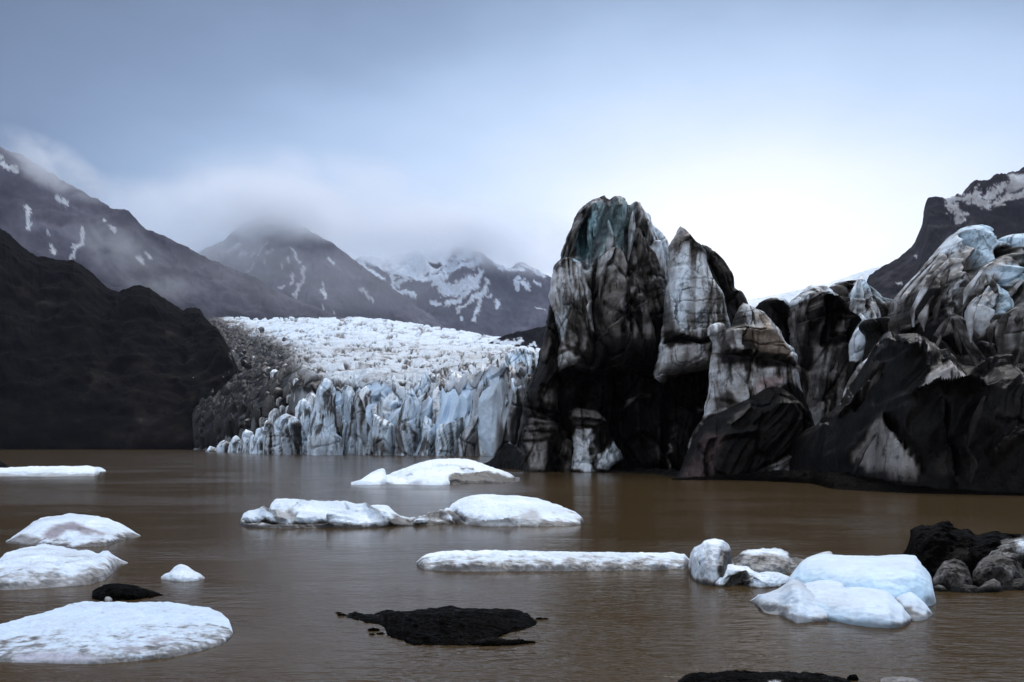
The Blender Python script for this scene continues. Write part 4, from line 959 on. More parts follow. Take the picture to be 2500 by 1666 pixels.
# ---- the ragged ridge
rg_ = empty("ice_ridge", (45, 130, 0))
tag(rg_, "ragged low ice ridge of black hollows and white tips, below the snow streaked mountain", "ice ridge")
dirty("overhang", rg_, Z12, [(-60, 2700), (-60, 900), (-20, 560), (0, 420), (60, 385), (180, 368)], [(520, 2700), (480, 1400), (400, 860), (345, 690), (372, 560), (378, 450), (330, 385), (180, 368)], 134, 5, .05,
      [([(0, 430), (120, 470), (220, 500), (310, 620)], 'f', 1.6, 40), ([(70, 480), (200, 640), (370, 860)], 'v', .8, 30)], [([(180, 368), (330, 388), (378, 450), (370, 600), (345, 660), (300, 590), (240, 500), (180, 470)], .74, 5), ([(5, 400), (180, 370), (200, 470), (60, 470)], .33, 6)])
dirty("hollow_face", rg_, Z12, [(360, 2700), (390, 1500), (395, 900), (370, 600), (385, 430), (430, 370), (520, 310), (600, 240), (640, 205), (680, 188)], [(1260, 2700), (1250, 1500), (1230, 760), (1060, 620), (1030, 420), (940, 330), (880, 270), (800, 235), (740, 208), (680, 188)], 131, 5.5, .32,
      [([(545, 600), (560, 450), (640, 440), (760, 465), (900, 535), (980, 640), (1190, 740)], 'f', 2.4, 60), ([(760, 250), (800, 400), (900, 530)], 'r', .8, 50), ([(560, 440), (620, 380), (740, 350)], 'r', .7, 30), ([(840, 260), (940, 420), (1020, 580)], 'r', .6, 30), ([(680, 500), (690, 760), (650, 1000)], 'v', 1.6, 50), ([(760, 620), (770, 900)], 'v', 1.2, 40), ([(1000, 700), (980, 950)], 'v', 1.0, 30), ([(540, 620), (550, 1000)], 'v', 1.6, 40),
       ([(860, 690), (960, 700)], 'v', .5, 12), ([(820, 870), (980, 850)], 'v', .5, 14), ([(1000, 990), (1120, 1010)], 'f', .5, 30), ([(400, 720), (540, 700)], 'f', 1.6, 40)],
      [([(378, 450), (430, 380), (530, 345), (480, 420), (390, 480)], .93, 4), ([(540, 300), (600, 240), (680, 186), (745, 208), (690, 235), (600, 270)], .92, 4), ([(760, 245), (850, 250), (890, 330), (915, 420), (895, 530), (800, 480), (760, 360)], .66, 5), ([(545, 470), (640, 445), (760, 470), (900, 545), (1000, 640), (1220, 760), (1150, 1000), (600, 1000), (540, 600)], .035, 7),
       ([(830, 720), (970, 700), (960, 850), (850, 860)], .36, 6), ([(860, 640), (1010, 660), (1010, 690), (870, 680)], .25, 4), ([(600, 690), (660, 710), (640, 880), (600, 900)], .2, 6), ([(1060, 780), (1130, 780), (1110, 930), (1050, 930)], .2, 6), ([(930, 1000), (1130, 950), (1140, 1100), (1000, 1320), (850, 1330), (900, 1180)], .22, 10), ([(400, 480), (540, 450), (540, 690), (400, 720)], .2, 8), ([(440, 350), (640, 310), (600, 350), (450, 380)], .6, 4)], rough=.9)
dirty("back_crest", rg_, Z12, [(850, 2700), (860, 700), (870, 240), (950, 180), (1040, 155), (1120, 145)], [(1320, 2700), (1300, 700), (1270, 240), (1220, 160), (1120, 145)], 135, 4, .22, [([(950, 200), (1060, 300), (1050, 400)], 'v', 1.0, 30), ([(1080, 170), (1160, 260), (1120, 360)], 'v', 1.0, 30), ([(900, 240), (1000, 380)], 'r', .6, 20)],
      [([(880, 220), (1080, 140), (1250, 130), (1240, 150), (1060, 165), (900, 235)], .93, 3), ([(1040, 200), (1080, 220), (1060, 330), (1000, 300)], .06, 5)])
dirty("white_peak", rg_, Z12, [(1180, 2700), (1200, 740), (1055, 620), (1055, 520), (1085, 350), (1150, 260), (1250, 130), (1290, 83)], [(1560, 2700), (1530, 680), (1480, 520), (1400, 380), (1365, 250), (1342, 150), (1325, 100), (1290, 83)], 132.5, 5, .5,
      [([(1280, 160), (1240, 300), (1200, 440)], 'r', .8, 40), ([(1290, 290), (1320, 400), (1240, 480)], 'f', .7, 30), ([(1230, 460), (1220, 560), (1230, 660)], 'v', .7, 24), ([(1100, 560), (1160, 580), (1140, 680)], 'v', .6, 24), ([(1340, 170), (1330, 330), (1400, 420)], 'v', .8, 20)],
      [([(1240, 120), (1290, 82), (1345, 150), (1270, 155)], 1.0, 3), ([(1200, 310), (1290, 280), (1270, 410), (1190, 455), (1165, 440)], 1.0, 3), ([(1250, 150), (1345, 165), (1380, 370), (1300, 280), (1200, 320), (1150, 440), (1085, 360)], .76, 4, 'blue'), ([(1060, 500), (1200, 460), (1230, 560), (1200, 700), (1060, 620)], .5, 6), ([(1260, 380), (1330, 420), (1300, 480)], .35, 5, 'pink')])
dirty("white_slope", rg_, Z12, [(1330, 2700), (1330, 600), (1335, 300), (1345, 200), (1375, 185)], [(1800, 2700), (1780, 700), (1690, 425), (1600, 395), (1520, 320), (1420, 215), (1375, 185)], 134, 4, .7, [([(1350, 190), (1450, 380), (1540, 440)], 'v', 1.0, 24), ([(1390, 210), (1500, 380), (1600, 420)], 'r', .6, 20)], [([(1345, 190), (1400, 205), (1600, 390), (1520, 420), (1440, 360)], .97, 4), ([(1480, 480), (1700, 430), (1700, 700), (1500, 700)], .12, 8)], shear=-0.5)
dirty("small_blade", rg_, Z12, [(1190, 2700), (1195, 800), (1210, 690), (1260, 590), (1310, 548)], [(1420, 2700), (1400, 800), (1370, 650), (1330, 570), (1310, 548)], 126, 2.2, .7, edge=.12, rough=.5)
dirty("small_blade", rg_, Z12, [(1320, 2700), (1320, 700), (1345, 570), (1400, 510), (1440, 472)], [(1600, 2700), (1540, 700), (1500, 640), (1465, 490), (1440, 472)], 127.5, 2.2, .66, edge=.12, rough=.5)
dirty("pale_slab", rg_, Z12, [(1130, 2700), (1130, 1290), (1180, 1180), (1160, 950), (1225, 800), (1270, 740), (1312, 693)], [(1360, 2700), (1250, 1250), (1345, 1120), (1445, 865), (1390, 765), (1340, 705), (1312, 693)], 121, 2.5, .7, [([(1300, 720), (1280, 850), (1330, 960)], 'f', .4, 30), ([(1180, 1070), (1290, 1040)], 'v', .3, 10)], [([(1100, 1180), (1400, 1170), (1400, 2700), (1100, 2700)], .06, 4), ([(1220, 860), (1330, 1000), (1280, 1080), (1190, 1060), (1180, 960)], .82, 6, 'ice')], edge=.12, rough=.6)
dirty("dark_saddle", rg_, Z12, [(1200, 2700), (1260, 1500), (1380, 1050), (1400, 860), (1325, 700), (1340, 645), (1420, 622)], [(2500, 2700), (2450, 1100), (2300, 880), (2100, 760), (1900, 690), (1700, 660), (1540, 645), (1420, 622)], 117.5, 5, .05, [([(1420, 640), (1600, 700), (1900, 800), (2200, 950)], 'r', .7, 60)], [([(1700, 740), (1780, 760), (1820, 830), (1740, 830)], .3, 6), ([(1560, 650), (1620, 622), (1700, 660)], .75, 4)], shear=-0.5)

# ---- the blue-topped mound on the right
mo = empty("ice_mound", (51, 108, 0))
tag(mo, "bulging ice mound with blue and white top and draped grey folds, at the right edge", "ice mound")
dirty("sloping_face", mo, Z11, [(250, 2600), (290, 1300), (300, 900), (330, 740), (420, 640), (600, 450), (700, 335), (790, 215), (850, 140), (900, 118), (960, 74), (1020, 56)], [(1210, 2600), (1200, 1200), (1180, 700), (1170, 330), (1250, 225), (1205, 130), (1140, 75), (1020, 56)], 112, 8, .46,
      [([(880, 200), (905, 400), (890, 560), (870, 770)], 'v', 2.2, 50), ([(835, 370), (700, 500), (560, 750), (500, 980)], 'r', 1.4, 55), ([(480, 540), (400, 700), (320, 900)], 'v', 1.0, 40), ([(730, 400), (570, 640), (490, 850)], 'v', 1.0, 40), ([(620, 640), (520, 800), (480, 950)], 'r', .8, 30), ([(1100, 260), (1050, 400), (980, 520)], 'r', 1.0, 40), ([(930, 150), (990, 220), (1060, 330)], 'r', .7, 40), ([(1150, 200), (1120, 330), (1020, 560), (960, 760)], 'v', 2.2, 60),
       ([(700, 330), (800, 290), (900, 330)], 'f', .6, 30), ([(690, 560), (780, 575), (860, 560)], 'v', .5, 18), ([(680, 700), (780, 720), (860, 790)], 'v', 1.0, 40), ([(700, 740), (640, 850), (660, 1000)], 'v', .8, 30), ([(340, 1000), (330, 760), (450, 620)], 'r', .8, 30), ([(560, 900), (540, 1000), (640, 1050)], 'r', .8, 40)],
      [([(880, 130), (960, 74), (1020, 54), (1140, 75), (1205, 130), (1255, 215), (1150, 190), (1080, 160), (1100, 300), (1050, 350), (1000, 470), (930, 570), (905, 300), (870, 200)], .82, 6, 'blue'), ([(960, 80), (1030, 55), (1140, 75), (1200, 130), (1050, 120)], .95, 5), ([(1060, 180), (1130, 190), (1250, 220), (1170, 300), (1130, 260)], .1, 6), ([(600, 450), (790, 215), (870, 200), (915, 360), (830, 300), (740, 360), (700, 400), (560, 500), (420, 640)], .72, 6),
       ([(880, 580), (1000, 480), (1060, 420), (1160, 300), (1200, 1200), (900, 1000), (870, 780)], .05, 10), ([(1030, 420), (1110, 280), (1150, 330), (1080, 470), (1010, 560)], .36, 6), ([(480, 900), (560, 760), (640, 620), (830, 380), (820, 440), (680, 700), (560, 850), (500, 1010)], .58, 5), ([(740, 420), (840, 380), (880, 560), (860, 700), (700, 600)], .3, 8), ([(700, 640), (860, 600), (870, 780), (760, 740), (680, 700)], .4, 7), ([(300, 1000), (330, 800), (470, 700), (480, 980)], .16, 9), ([(640, 780), (760, 740), (780, 870), (700, 940)], .36, 6), ([(540, 930), (600, 880), (660, 920), (700, 1000), (640, 1060)], .42, 6), ([(300, 1050), (700, 1050), (700, 2600), (250, 2600)], .06, 10)], a=2.6, rough=.8, shear=0.75)
dirty("back_hump", mo, Z11, [(1140, 2600), (1150, 1200), (1170, 500), (1250, 260), (1290, 190), (1350, 155), (1420, 140)], [(2000, 2600), (1950, 600), (1850, 330), (1720, 240), (1570, 195), (1500, 158), (1420, 140)], 108, 7, .33,
      [([(1280, 300), (1400, 310), (1568, 240)], 'v', .7, 26), ([(1350, 320), (1460, 260), (1568, 210)], 'r', .6, 30), ([(1430, 330), (1480, 360), (1568, 330)], 'v', .8, 26)], [([(1260, 230), (1300, 180), (1420, 138), (1500, 158), (1570, 195), (1560, 290), (1340, 320), (1280, 270)], .84, 6, 'blue'), ([(1340, 335), (1568, 205), (1900, 260), (1900, 380), (1500, 310)], .8, 6, 'blue'), ([(1150, 320), (1270, 270), (1350, 320), (1300, 420), (1150, 430)], .1, 8), ([(1430, 330), (1510, 320), (1480, 365)], .05, 4), ([(1480, 380), (1568, 330), (1800, 400), (1700, 560), (1470, 520)], .42, 8, 'teal')], shear=0.4)
dirty("draped_fold", mo, Z11, [(960, 2600), (960, 1400), (985, 760), (1050, 600), (1120, 480), (1180, 415), (1300, 350), (1420, 333)], [(1900, 2600), (1850, 1000), (1750, 620), (1640, 450), (1520, 360), (1420, 333)], 104.5, 6, .34,
      [([(1000, 740), (1120, 560), (1180, 440), (1300, 370)], 'f', .7, 40), ([(1300, 580), (1370, 640), (1450, 590), (1490, 500)], 'v', 1.2, 50), ([(1280, 420), (1400, 370), (1460, 400)], 'r', .6, 30), ([(1160, 500), (1260, 560), (1340, 640)], 'r', .8, 35), ([(1020, 700), (1150, 660), (1220, 720)], 'v', .8, 30), ([(1360, 660), (1450, 730), (1568, 750)], 'f', .8, 40), ([(1480, 520), (1420, 660), (1568, 720)], 'v', .8, 35)],
      [([(1290, 430), (1450, 450), (1480, 560), (1420, 650), (1340, 620)], 'teal', 9, .9), ([(990, 740), (1060, 590), (1190, 420), (1290, 390), (1200, 480), (1130, 560), (1060, 680)], .58, 6), ([(1130, 560), (1160, 490), (1220, 500), (1310, 600), (1370, 740), (1330, 760), (1220, 640), (1140, 700)], .76, 7, 'blue'), ([(1000, 780), (1100, 680), (1180, 700), (1060, 800)], .08, 6), ([(1440, 640), (1560, 560), (1700, 650), (1568, 740)], .3, 8), ([(1350, 660), (1400, 740), (1568, 750), (1568, 800), (1380, 760)], .35, 6), ([(950, 1150), (1900, 1100), (1900, 2600), (950, 2600)], .05, 12)], shear=0.55)
dirty("front_lobe", mo, Z11, [(1060, 2600), (1075, 1300), (1020, 980), (1035, 830), (1100, 725), (1180, 690), (1230, 620), (1260, 590)], [(1290, 2600), (1310, 1200), (1400, 930), (1392, 800), (1350, 700), (1310, 620), (1260, 590)], 100, 4, .5,
      [([(1235, 780), (1200, 880), (1150, 1000)], 'v', 1.2, 45), ([(1240, 820), (1190, 920), (1240, 980)], 'r', .7, 30), ([(1330, 750), (1390, 830)], 'v', .6, 24)], [([(1020, 900), (1060, 800), (1180, 710), (1230, 770), (1150, 900), (1100, 1100), (1060, 1000)], .52, 8), ([(1220, 640), (1280, 600), (1370, 740), (1390, 860), (1300, 950), (1190, 920), (1240, 800)], .62, 8, 'blue'), ([(1180, 930), (1320, 950), (1290, 1010), (1200, 1000)], .14, 8), ([(1040, 1130), (1350, 1080), (1350, 2600), (1040, 2600)], .1, 10)], rough=.6, edge=.15)
dirty("front_lobe", mo, Z11, [(1300, 2600), (1310, 1240), (1320, 1050), (1345, 930), (1410, 855), (1480, 820), (1568, 770)], [(2000, 2600), (1950, 1100), (1850, 900), (1700, 800), (1568, 770)], 97, 4.5, .3, [([(1320, 1100), (1420, 1090)], 'v', .4, 12), ([(1400, 880), (1500, 840), (1568, 900)], 'r', .6, 40)], [([(1320, 1050), (1350, 930), (1450, 870), (1480, 980), (1400, 1090), (1330, 1100)], .42, 8), ([(1320, 1110), (1420, 1100), (1380, 1240), (1310, 1240)], .45, 6), ([(1450, 1000), (1568, 940), (2000, 1000), (2000, 2600), (1420, 2600)], .06, 12)], rough=.6, edge=.15)
dirty("rib", mo, Z11, [(640, 2600), (660, 1300), (700, 1100), (770, 990), (830, 930), (860, 905)], [(1050, 2600), (1020, 1400), (990, 1290), (930, 1080), (900, 980), (860, 905)], 102, 3, .2, [([(860, 920), (900, 1080), (970, 1300)], 'r', .7, 40), ([(720, 1080), (780, 1180), (860, 1310)], 'v', 1.0, 45)], [([(810, 1060), (900, 1080), (990, 1290), (920, 1290)], .32, 6), ([(730, 1090), (800, 1090), (900, 1300), (720, 1300)], .03, 6)], edge=.12, rough=.6, shear=-0.6)
dirty("rib", mo, Z11, [(940, 2600), (990, 1330), (900, 1010), (865, 930), (900, 895)], [(1330, 2600), (1270, 1420), (1240, 1350), (1090, 1130), (945, 935), (900, 895)], 100.5, 3, .24, [([(900, 905), (1060, 1150), (1230, 1350)], 'r', .7, 30)], [([(870, 920), (905, 900), (945, 950), (910, 970)], .42, 4), ([(1040, 1150), (1100, 1160), (1240, 1350), (1180, 1380)], .3, 6)], edge=.12, rough=.6, shear=-0.6)
dirty("rib", mo, Z11, [(1080, 2600), (1140, 1260), (1110, 1180), (1150, 1135)], [(1420, 2600), (1390, 1370), (1350, 1300), (1240, 1195), (1150, 1135)], 98.5, 2, .3, [([(1120, 1160), (1230, 1200), (1350, 1310)], 'r', .5, 24)], [([(1120, 1150), (1240, 1195), (1150, 1220)], .42, 4)], edge=.1, rough=.5, shear=-0.6)

# ---- the black lower cliff in front
lc = empty("ice_cliff", (38, 96, 0))
tag(lc, "low black dirt covered ice cliff on the waterline below the ragged ridge and mound", "ice cliff")
CSECT = [(0, 0), (.025, .28), (.08, .52), (.2, .78), (.45, .95), (.75, 1), (1, 0)]
mass("cliff_body", lc, [(1925, 1075), (1960, 1050), (1994, 1031), (2049, 988), (2080, 945), (2100, 917), (2125, 858), (2150, 824), (2164, 817), (2190, 826), (2222, 822), (2243, 823), (2268, 841), (2289, 864), (2317, 879), (2355, 897), (2380, 902), (2401, 895), (2427, 887), (2457, 890), (2520, 912), (2600, 935), (2700, 960)],
     None, tone=.02, sect=CSECT, Yf=[(1925, 113), (2010, 99), (2200, 84), (2500, 78.5), (2700, 77)], Yb=[(1925, 128), (2010, 124), (2200, 112), (2500, 102), (2700, 100)], mat=M_DIRTY, amp=.35, rid=.6, freq=.22, cgain=2.0, pleats=(2.2, .9, .28), topn=1.2, nt_=260, step=2.0, mottle=.06, streak=.05, pad=.5, seed=9, jitter=5,
     creases=[(Z5, [(900, 400), (1000, 260), (1150, 40)], 'f', 1.2, 30), (Z5, [(860, 560), (950, 470), (1040, 340), (1180, 230)], 'r', .9, 22), (Z5, [(980, 500), (1100, 300), (1200, 160)], 'v', .8, 24), (Z5, [(1240, 560), (1330, 690), (1480, 850), (1540, 950)], 'v', 1.6, 45), (Z5, [(1700, 480), (1690, 650), (1760, 830), (1810, 1000)], 'f', 1.4, 60), (Z5, [(1480, 350), (1700, 330), (2040, 300)], 'f', 1.3, 50), (Z5, [(1880, 180), (1885, 300)], 'v', .5, 14), (Z5, [(1745, 230), (1750, 310)], 'v', .4, 12),
              (Z5, [(1960, 170), (2080, 90), (2250, 100), (2353, 140)], 'r', .9, 40), (Z5, [(2080, 860), (2200, 740), (2300, 640)], 'r', .8, 50), (Z5, [(560, 640), (640, 560), (760, 580)], 'v', 1.0, 40), (Z5, [(1180, 600), (1040, 740), (940, 860)], 'r', .7, 60), (Z5, [(2110, 570), (2353, 540)], 'v', .4, 14), (Z11, [(180, 1240), (400, 1280), (700, 1300), (900, 1390)], 'f', 1.0, 40), (Z11, [(300, 1110), (350, 1230), (540, 1290)], 'v', .7, 34)],
     patches=[(Z5, [(1470, 350), (1560, 220), (1620, 155), (1800, 140), (1900, 190), (2020, 190), (2020, 295), (1750, 325)], .46, 5), (Z5, [(930, 880), (1060, 760), (1130, 640), (1200, 600), (1300, 680), (1490, 860), (1510, 930), (1500, 1010), (1100, 970)], .42, 8), (Z5, [(1680, 820), (1740, 840), (1810, 990), (1760, 1020), (1640, 960)], .2, 7), (Z5, [(885, 400), (930, 290), (1060, 100), (1150, -20), (1195, -30), (1060, 130), (960, 310), (900, 400)], .56, 3),
              (Z11, [(170, 1220), (210, 1115), (290, 1105), (335, 1220), (250, 1250)], .24, 5), (Z11, [(470, 1115), (510, 1100), (570, 1115), (670, 1190), (665, 1300), (540, 1250)], .46, 5), (Z11, [(670, 1190), (760, 1280), (860, 1320), (1060, 1440), (900, 1400), (680, 1320)], .38, 6), (Z5, [(620, 370), (700, 360), (770, 420), (760, 480), (640, 440)], .24, 5), (Z5, [(2060, 900), (2100, 820), (2260, 700), (2280, 760), (2150, 880)], .12, 9), (Z5, [(1040, 340), (1190, 220), (1190, 240), (1060, 380)], .3, 3), (Z5, [(1100, 170), (1200, 130), (1180, 190), (1090, 240)], .22, 5)])
mass("black_shelf", lc, [(1640, 1172), (1700, 1164), (1780, 1158), (1900, 1148), (2040, 1150), (2180, 1162), (2240, 1168), (2330, 1178), (2500, 1192), (2600, 1198)], [(1640, 1173), (1780, 1172.5), (1880, 1176), (1980, 1181), (2035, 1195), (2200, 1204), (2500, 1211), (2600, 1215)], tone=.03, k=None, Yb=[(1640, 118), (1900, 108), (2200, 96), (2600, 88)],
     sect=[(0, 0), (.08, .4), (.3, .7), (.7, 1), (1, .0)], mat=M_MUD, amp=.35, freq=.5, topn=2.2, nt_=50, mottle=.2, pad=.3, seed=2.2)
mass("black_apron", tw, [(1165, 1140), (1195, 1126), (1215, 1105), (1240, 1082), (1262, 1090), (1290, 1120), (1330, 1135), (1480, 1140), (1640, 1146), (1690, 1160)], [(1165, 1141), (1230, 1144), (1300, 1149.5), (1480, 1154.5), (1600, 1157), (1650, 1166), (1690, 1169)], tone=.035, k=None, Yb=[(1165, 175), (1300, 156), (1500, 152), (1690, 124)], sect=[(0, 0), (.08, .3), (.4, .7), (.7, 1), (1, .0)],
     mat=M_DIRTY, amp=.5, freq=.4, topn=2.0, nt_=50, mottle=.15, pad=.3, seed=5.2)


# ---- thin pleats that stand out of the faces, each a blade along its own crest line
def pleat_blade(name, rt, T, line, w0, Y, D, tone, patches=(), tip=.25, **k):
    ln_ = np.array(line, float)                       # from the foot to the tip, in the tracing frame
    o = np.argsort(-ln_[:, 1]); ln_ = ln_[o]
    ys = np.linspace(ln_[0, 1], ln_[-1, 1], 14)
    xs = np.interp(-ys, -ln_[:, 1], ln_[:, 0])
    g = np.linspace(0, 1, 14)
    ww = w0 * (tip + (1 - tip) * (1 - g) ** .7) * (.12 + .88 * sstep(0, .4, g)) * (1 + .25 * np.sin(g * 9 + w0))
    left = [(x - w_, y) for x, y, w_ in zip(xs, ys, ww)][:-1] + [(xs[-1], ys[-1])]
    right = [(x + w_, y) for x, y, w_ in zip(xs, ys, ww)][:-1] + [(xs[-1], ys[-1])]
    zb = ZBOT(T, ln_[0, 1] + 6, Y)
    return fin(name, rt, tp(T, left), tp(T, right), Y, D, tone, (), [(T,) + tuple(p) for p in patches], zbot=zb, ridge=k.pop('ridge', -.15), rough=k.pop('rough', .45), edge=k.pop('edge', .12), facet=.6, step=1.8, efreq=.4, drape=.35, seed=w0 + line[0][0] * .1, fac=2.0, **k)


for line, w0, Y, D, tn in [
        ([(505, 1010), (500, 860), (600, 680), (720, 500), (845, 365)], 46, 104.2, 3.2, .58), ([(330, 960), (355, 740), (480, 580), (640, 430), (770, 290)], 32, 106.0, 2.4, .52), ([(400, 900), (430, 770), (520, 640), (620, 520), (700, 410)], 26, 105.2, 2.2, .3),
        ([(610, 1050), (600, 910), (650, 800), (700, 715)], 48, 103.6, 2.2, .44), ([(715, 980), (730, 860), (770, 735)], 40, 103.8, 2.0, .34), ([(850, 790), (850, 700), (880, 590)], 34, 103.6, 2.2, .5), ([(780, 700), (800, 580), (860, 450)], 34, 104.0, 2.0, .3),
        ([(985, 800), (1020, 680), (1090, 580), (1190, 440), (1320, 365)], 42, 98.8, 2.6, .54), ([(1130, 720), (1160, 620), (1180, 500)], 44, 98.2, 2.2, .68), ([(1330, 740), (1290, 640), (1230, 540), (1190, 490)], 40, 98.0, 2.2, .66), ([(1060, 1160), (1050, 960), (1090, 820), (1170, 705)], 46, 95.8, 2.2, .54), ([(1250, 1180), (1240, 1030), (1310, 940)], 40, 96.2, 2.0, .34),
        ([(1330, 1260), (1330, 1060), (1400, 890), (1500, 820)], 52, 92.8, 2.4, .42), ([(1500, 1000), (1540, 880), (1580, 790)], 50, 92.6, 2.2, .3), ([(1420, 740), (1480, 650), (1560, 560)], 44, 97.6, 2.2, .4), ([(700, 1280), (790, 1060), (850, 920)], 26, 98.8, 1.8, .34), ([(1230, 1380), (1080, 1180), (960, 950)], 26, 97.4, 1.8, .36), ([(980, 1300), (930, 1130), (880, 930)], 24, 98.4, 1.8, .33)]:
    pleat_blade("fold", mo, Z11, line, w0, Y, D, tn)
for line, w0, Y, D, tn, pa in [
        ([(560, 790), (590, 640), (660, 460), (760, 320)], 34, 149.0, 2.6, .36, ()), ([(800, 760), (790, 560), (775, 360)], 34, 147.4, 2.6, .5, [([(700, 300), (860, 300), (860, 800), (700, 800)], 'teal', 6, .7)]), ([(960, 800), (1000, 560), (960, 380)], 66, 147.0, 2.4, .5, [([(860, 300), (1060, 300), (1060, 560), (860, 560)], 'teal', 20, .5)]),
        ([(1150, 760), (1185, 560), (1195, 290)], 46, 147.2, 2.6, .66, ()), ([(1420, 860), (1380, 600), (1335, 390)], 42, 148.4, 2.6, .6, ()), ([(1515, 960), (1480, 720), (1400, 500)], 34, 150.0, 2.2, .72, ()), ([(510, 790), (545, 640), (600, 500)], 24, 152.0, 2.0, .3, ()), ([(880, 320), (930, 260), (925, 150)], 30, 150.5, 2.0, .35, ()),
        ([(870, 1180), (900, 950), (960, 760)], 34, 140.8, 2.0, .34, ()), ([(1210, 1200), (1150, 1000), (1090, 780)], 34, 141.2, 2.0, .27, ()), ([(1060, 1240), (1040, 1050), (1030, 860)], 40, 140.0, 2.0, .2, ()), ([(1250, 860), (1270, 700), (1275, 520)], 40, 145.0, 2.0, .27, ()), ([(1470, 1080), (1420, 930), (1370, 760)], 26, 145.8, 2.0, .24, ()),
        ([(520, 1330), (480, 1150), (500, 930)], 50, 142.4, 2.2, .5, ()), ([(760, 1400), (740, 1180), (680, 950)], 42, 142.6, 2.2, .48, ()), ([(640, 1480), (600, 1330), (620, 1200)], 46, 142.2, 2.0, .3, ())]:
    pleat_blade("fold", tw, Z1, line, w0, Y, D, tn, pa)
for line, w0, Y, D, tn in [
        ([(480, 880), (460, 640), (470, 470)], 40, 127.6, 2.2, .25), ([(640, 900), (630, 720), (620, 560)], 34, 126.4, 1.8, .16), ([(760, 1000), (760, 780), (740, 600)], 30, 126.2, 1.8, .1), ([(1090, 960), (1100, 830), (1080, 700)], 36, 126.6, 1.8, .22), ([(900, 1330), (980, 1150), (1040, 980)], 44, 125.8, 2.0, .26), ([(840, 520), (830, 380), (800, 245)], 46, 126.6, 2.2, .62), ([(960, 560), (930, 430), (880, 280)], 34, 127.4, 2.0, .2),
        ([(1120, 640), (1130, 500), (1150, 420)], 40, 128.0, 2.0, .5), ([(1220, 700), (1230, 560), (1260, 440)], 34, 128.0, 2.0, .5), ([(1340, 400), (1330, 270), (1310, 120)], 30, 128.2, 2.0, .8), ([(1180, 440), (1220, 300), (1260, 150)], 34, 128.4, 2.0, .8), ([(1480, 460), (1430, 350), (1380, 220)], 30, 130.4, 2.0, .93)]:
    pleat_blade("fold", rg_, Z12, line, w0, Y, D, tn)


# slanting folds on the black lower cliff, following its slope
CTOP = np.array([(1925, 1075), (1994, 1031), (2049, 988), (2080, 945), (2100, 917), (2125, 858), (2164, 817), (2222, 822), (2289, 864), (2355, 897), (2427, 887), (2520, 912), (2600, 935)], float)


def cliff_depth(px, py):
    yf = np.interp(px, [1925, 2010, 2200, 2500, 2700], [113, 99, 84, 78.5, 77]); yb = np.interp(px, [1925, 2010, 2200, 2500, 2700], [128, 124, 112, 102, 100])
    t = np.linspace(0, .98, 200); sc_ = np.array(CSECT)
    s_ = np.interp(t, sc_[:, 0], sc_[:, 1]); Y = yf + (yb - yf) * t
    zl = H + (YH - np.interp(px, *CTOP.T)) / F * Y
    A = np.min(np.where(s_ > .15, zl / np.maximum(s_, 1e-3), 1e9))
    pp = YH - F * (A * s_ - H) / Y
    return np.interp(-py, -pp, Y) if np.all(np.diff(-pp[:120]) > 0) else float(Y[np.argmin(np.abs(pp - py))])


for line, w0, tn in [([(850, 640), (960, 470), (1050, 330), (1180, 235)], 22, .26), ([(885, 430), (960, 262), (1060, 100), (1170, 0)], 34, .66), ([(950, 640), (1010, 520), (1120, 380), (1250, 240)], 30, .17), ([(1120, 640), (1230, 520), (1380, 420)], 34, .12),
                     ([(1560, 1000), (1500, 880), (1370, 720), (1260, 600)], 26, .22), ([(1810, 1010), (1755, 840), (1700, 690)], 26, .28), ([(1900, 760), (1960, 560), (2040, 350)], 40, .12), ([(2070, 900), (2180, 740), (2300, 640)], 44, .2), ([(2160, 640), (2250, 470), (2353, 340)], 44, .14),
                     ([(1930, 1040), (1960, 900), (1900, 760)], 34, .16), ([(2230, 1080), (2290, 920), (2353, 800)], 40, .18), ([(1400, 460), (1520, 330), (1620, 170)], 26, .4), ([(1640, 700), (1600, 560), (1500, 430)], 34, .13), ([(1000, 960), (1050, 820), (1180, 640)], 30, .4)]:
    p_ = tp(Z5, line)
    ya, yb_ = cliff_depth(*p_[0]), cliff_depth(*p_[-1])
    pleat_blade("fold", lc, Z5, line, w0, (ya + yb_) / 2 - 2.6, 2.6, tn)

# ================================================================== FLOATING ICE
M_LUMP = attr_mat('silty_lump_ice', .5, .12, [(3, .7, .15, 'noise', (1, 1, 1)), (12, .6, .05, 'noise', (1, 1, 1))], .3, 5.0, silt=[(.9, (1, 1, .7), .44, .56, .12), (3.5, (1, 1, 1), .54, .64, .4)])
SLAB = [(0, 0), (.015, .34), (.06, .62), (.14, .74), (.4, .86), (.75, 1), (.93, .9), (1, 0)]
DOME = [(0, 0), (.03, .3), (.12, .58), (.3, .84), (.55, 1), (.8, .85), (1, 0)]
ROUND = [(0, 0), (.03, .42), (.12, .74), (.3, .95), (.5, 1), (.75, .85), (1, 0)]


def root(name, label, cat, px, py, group=None):
    Y = F * H / (py - YH)
    o = empty(name, ((px - CX) / F * Y, Y, 0))
    return tag(o, label, cat, group)


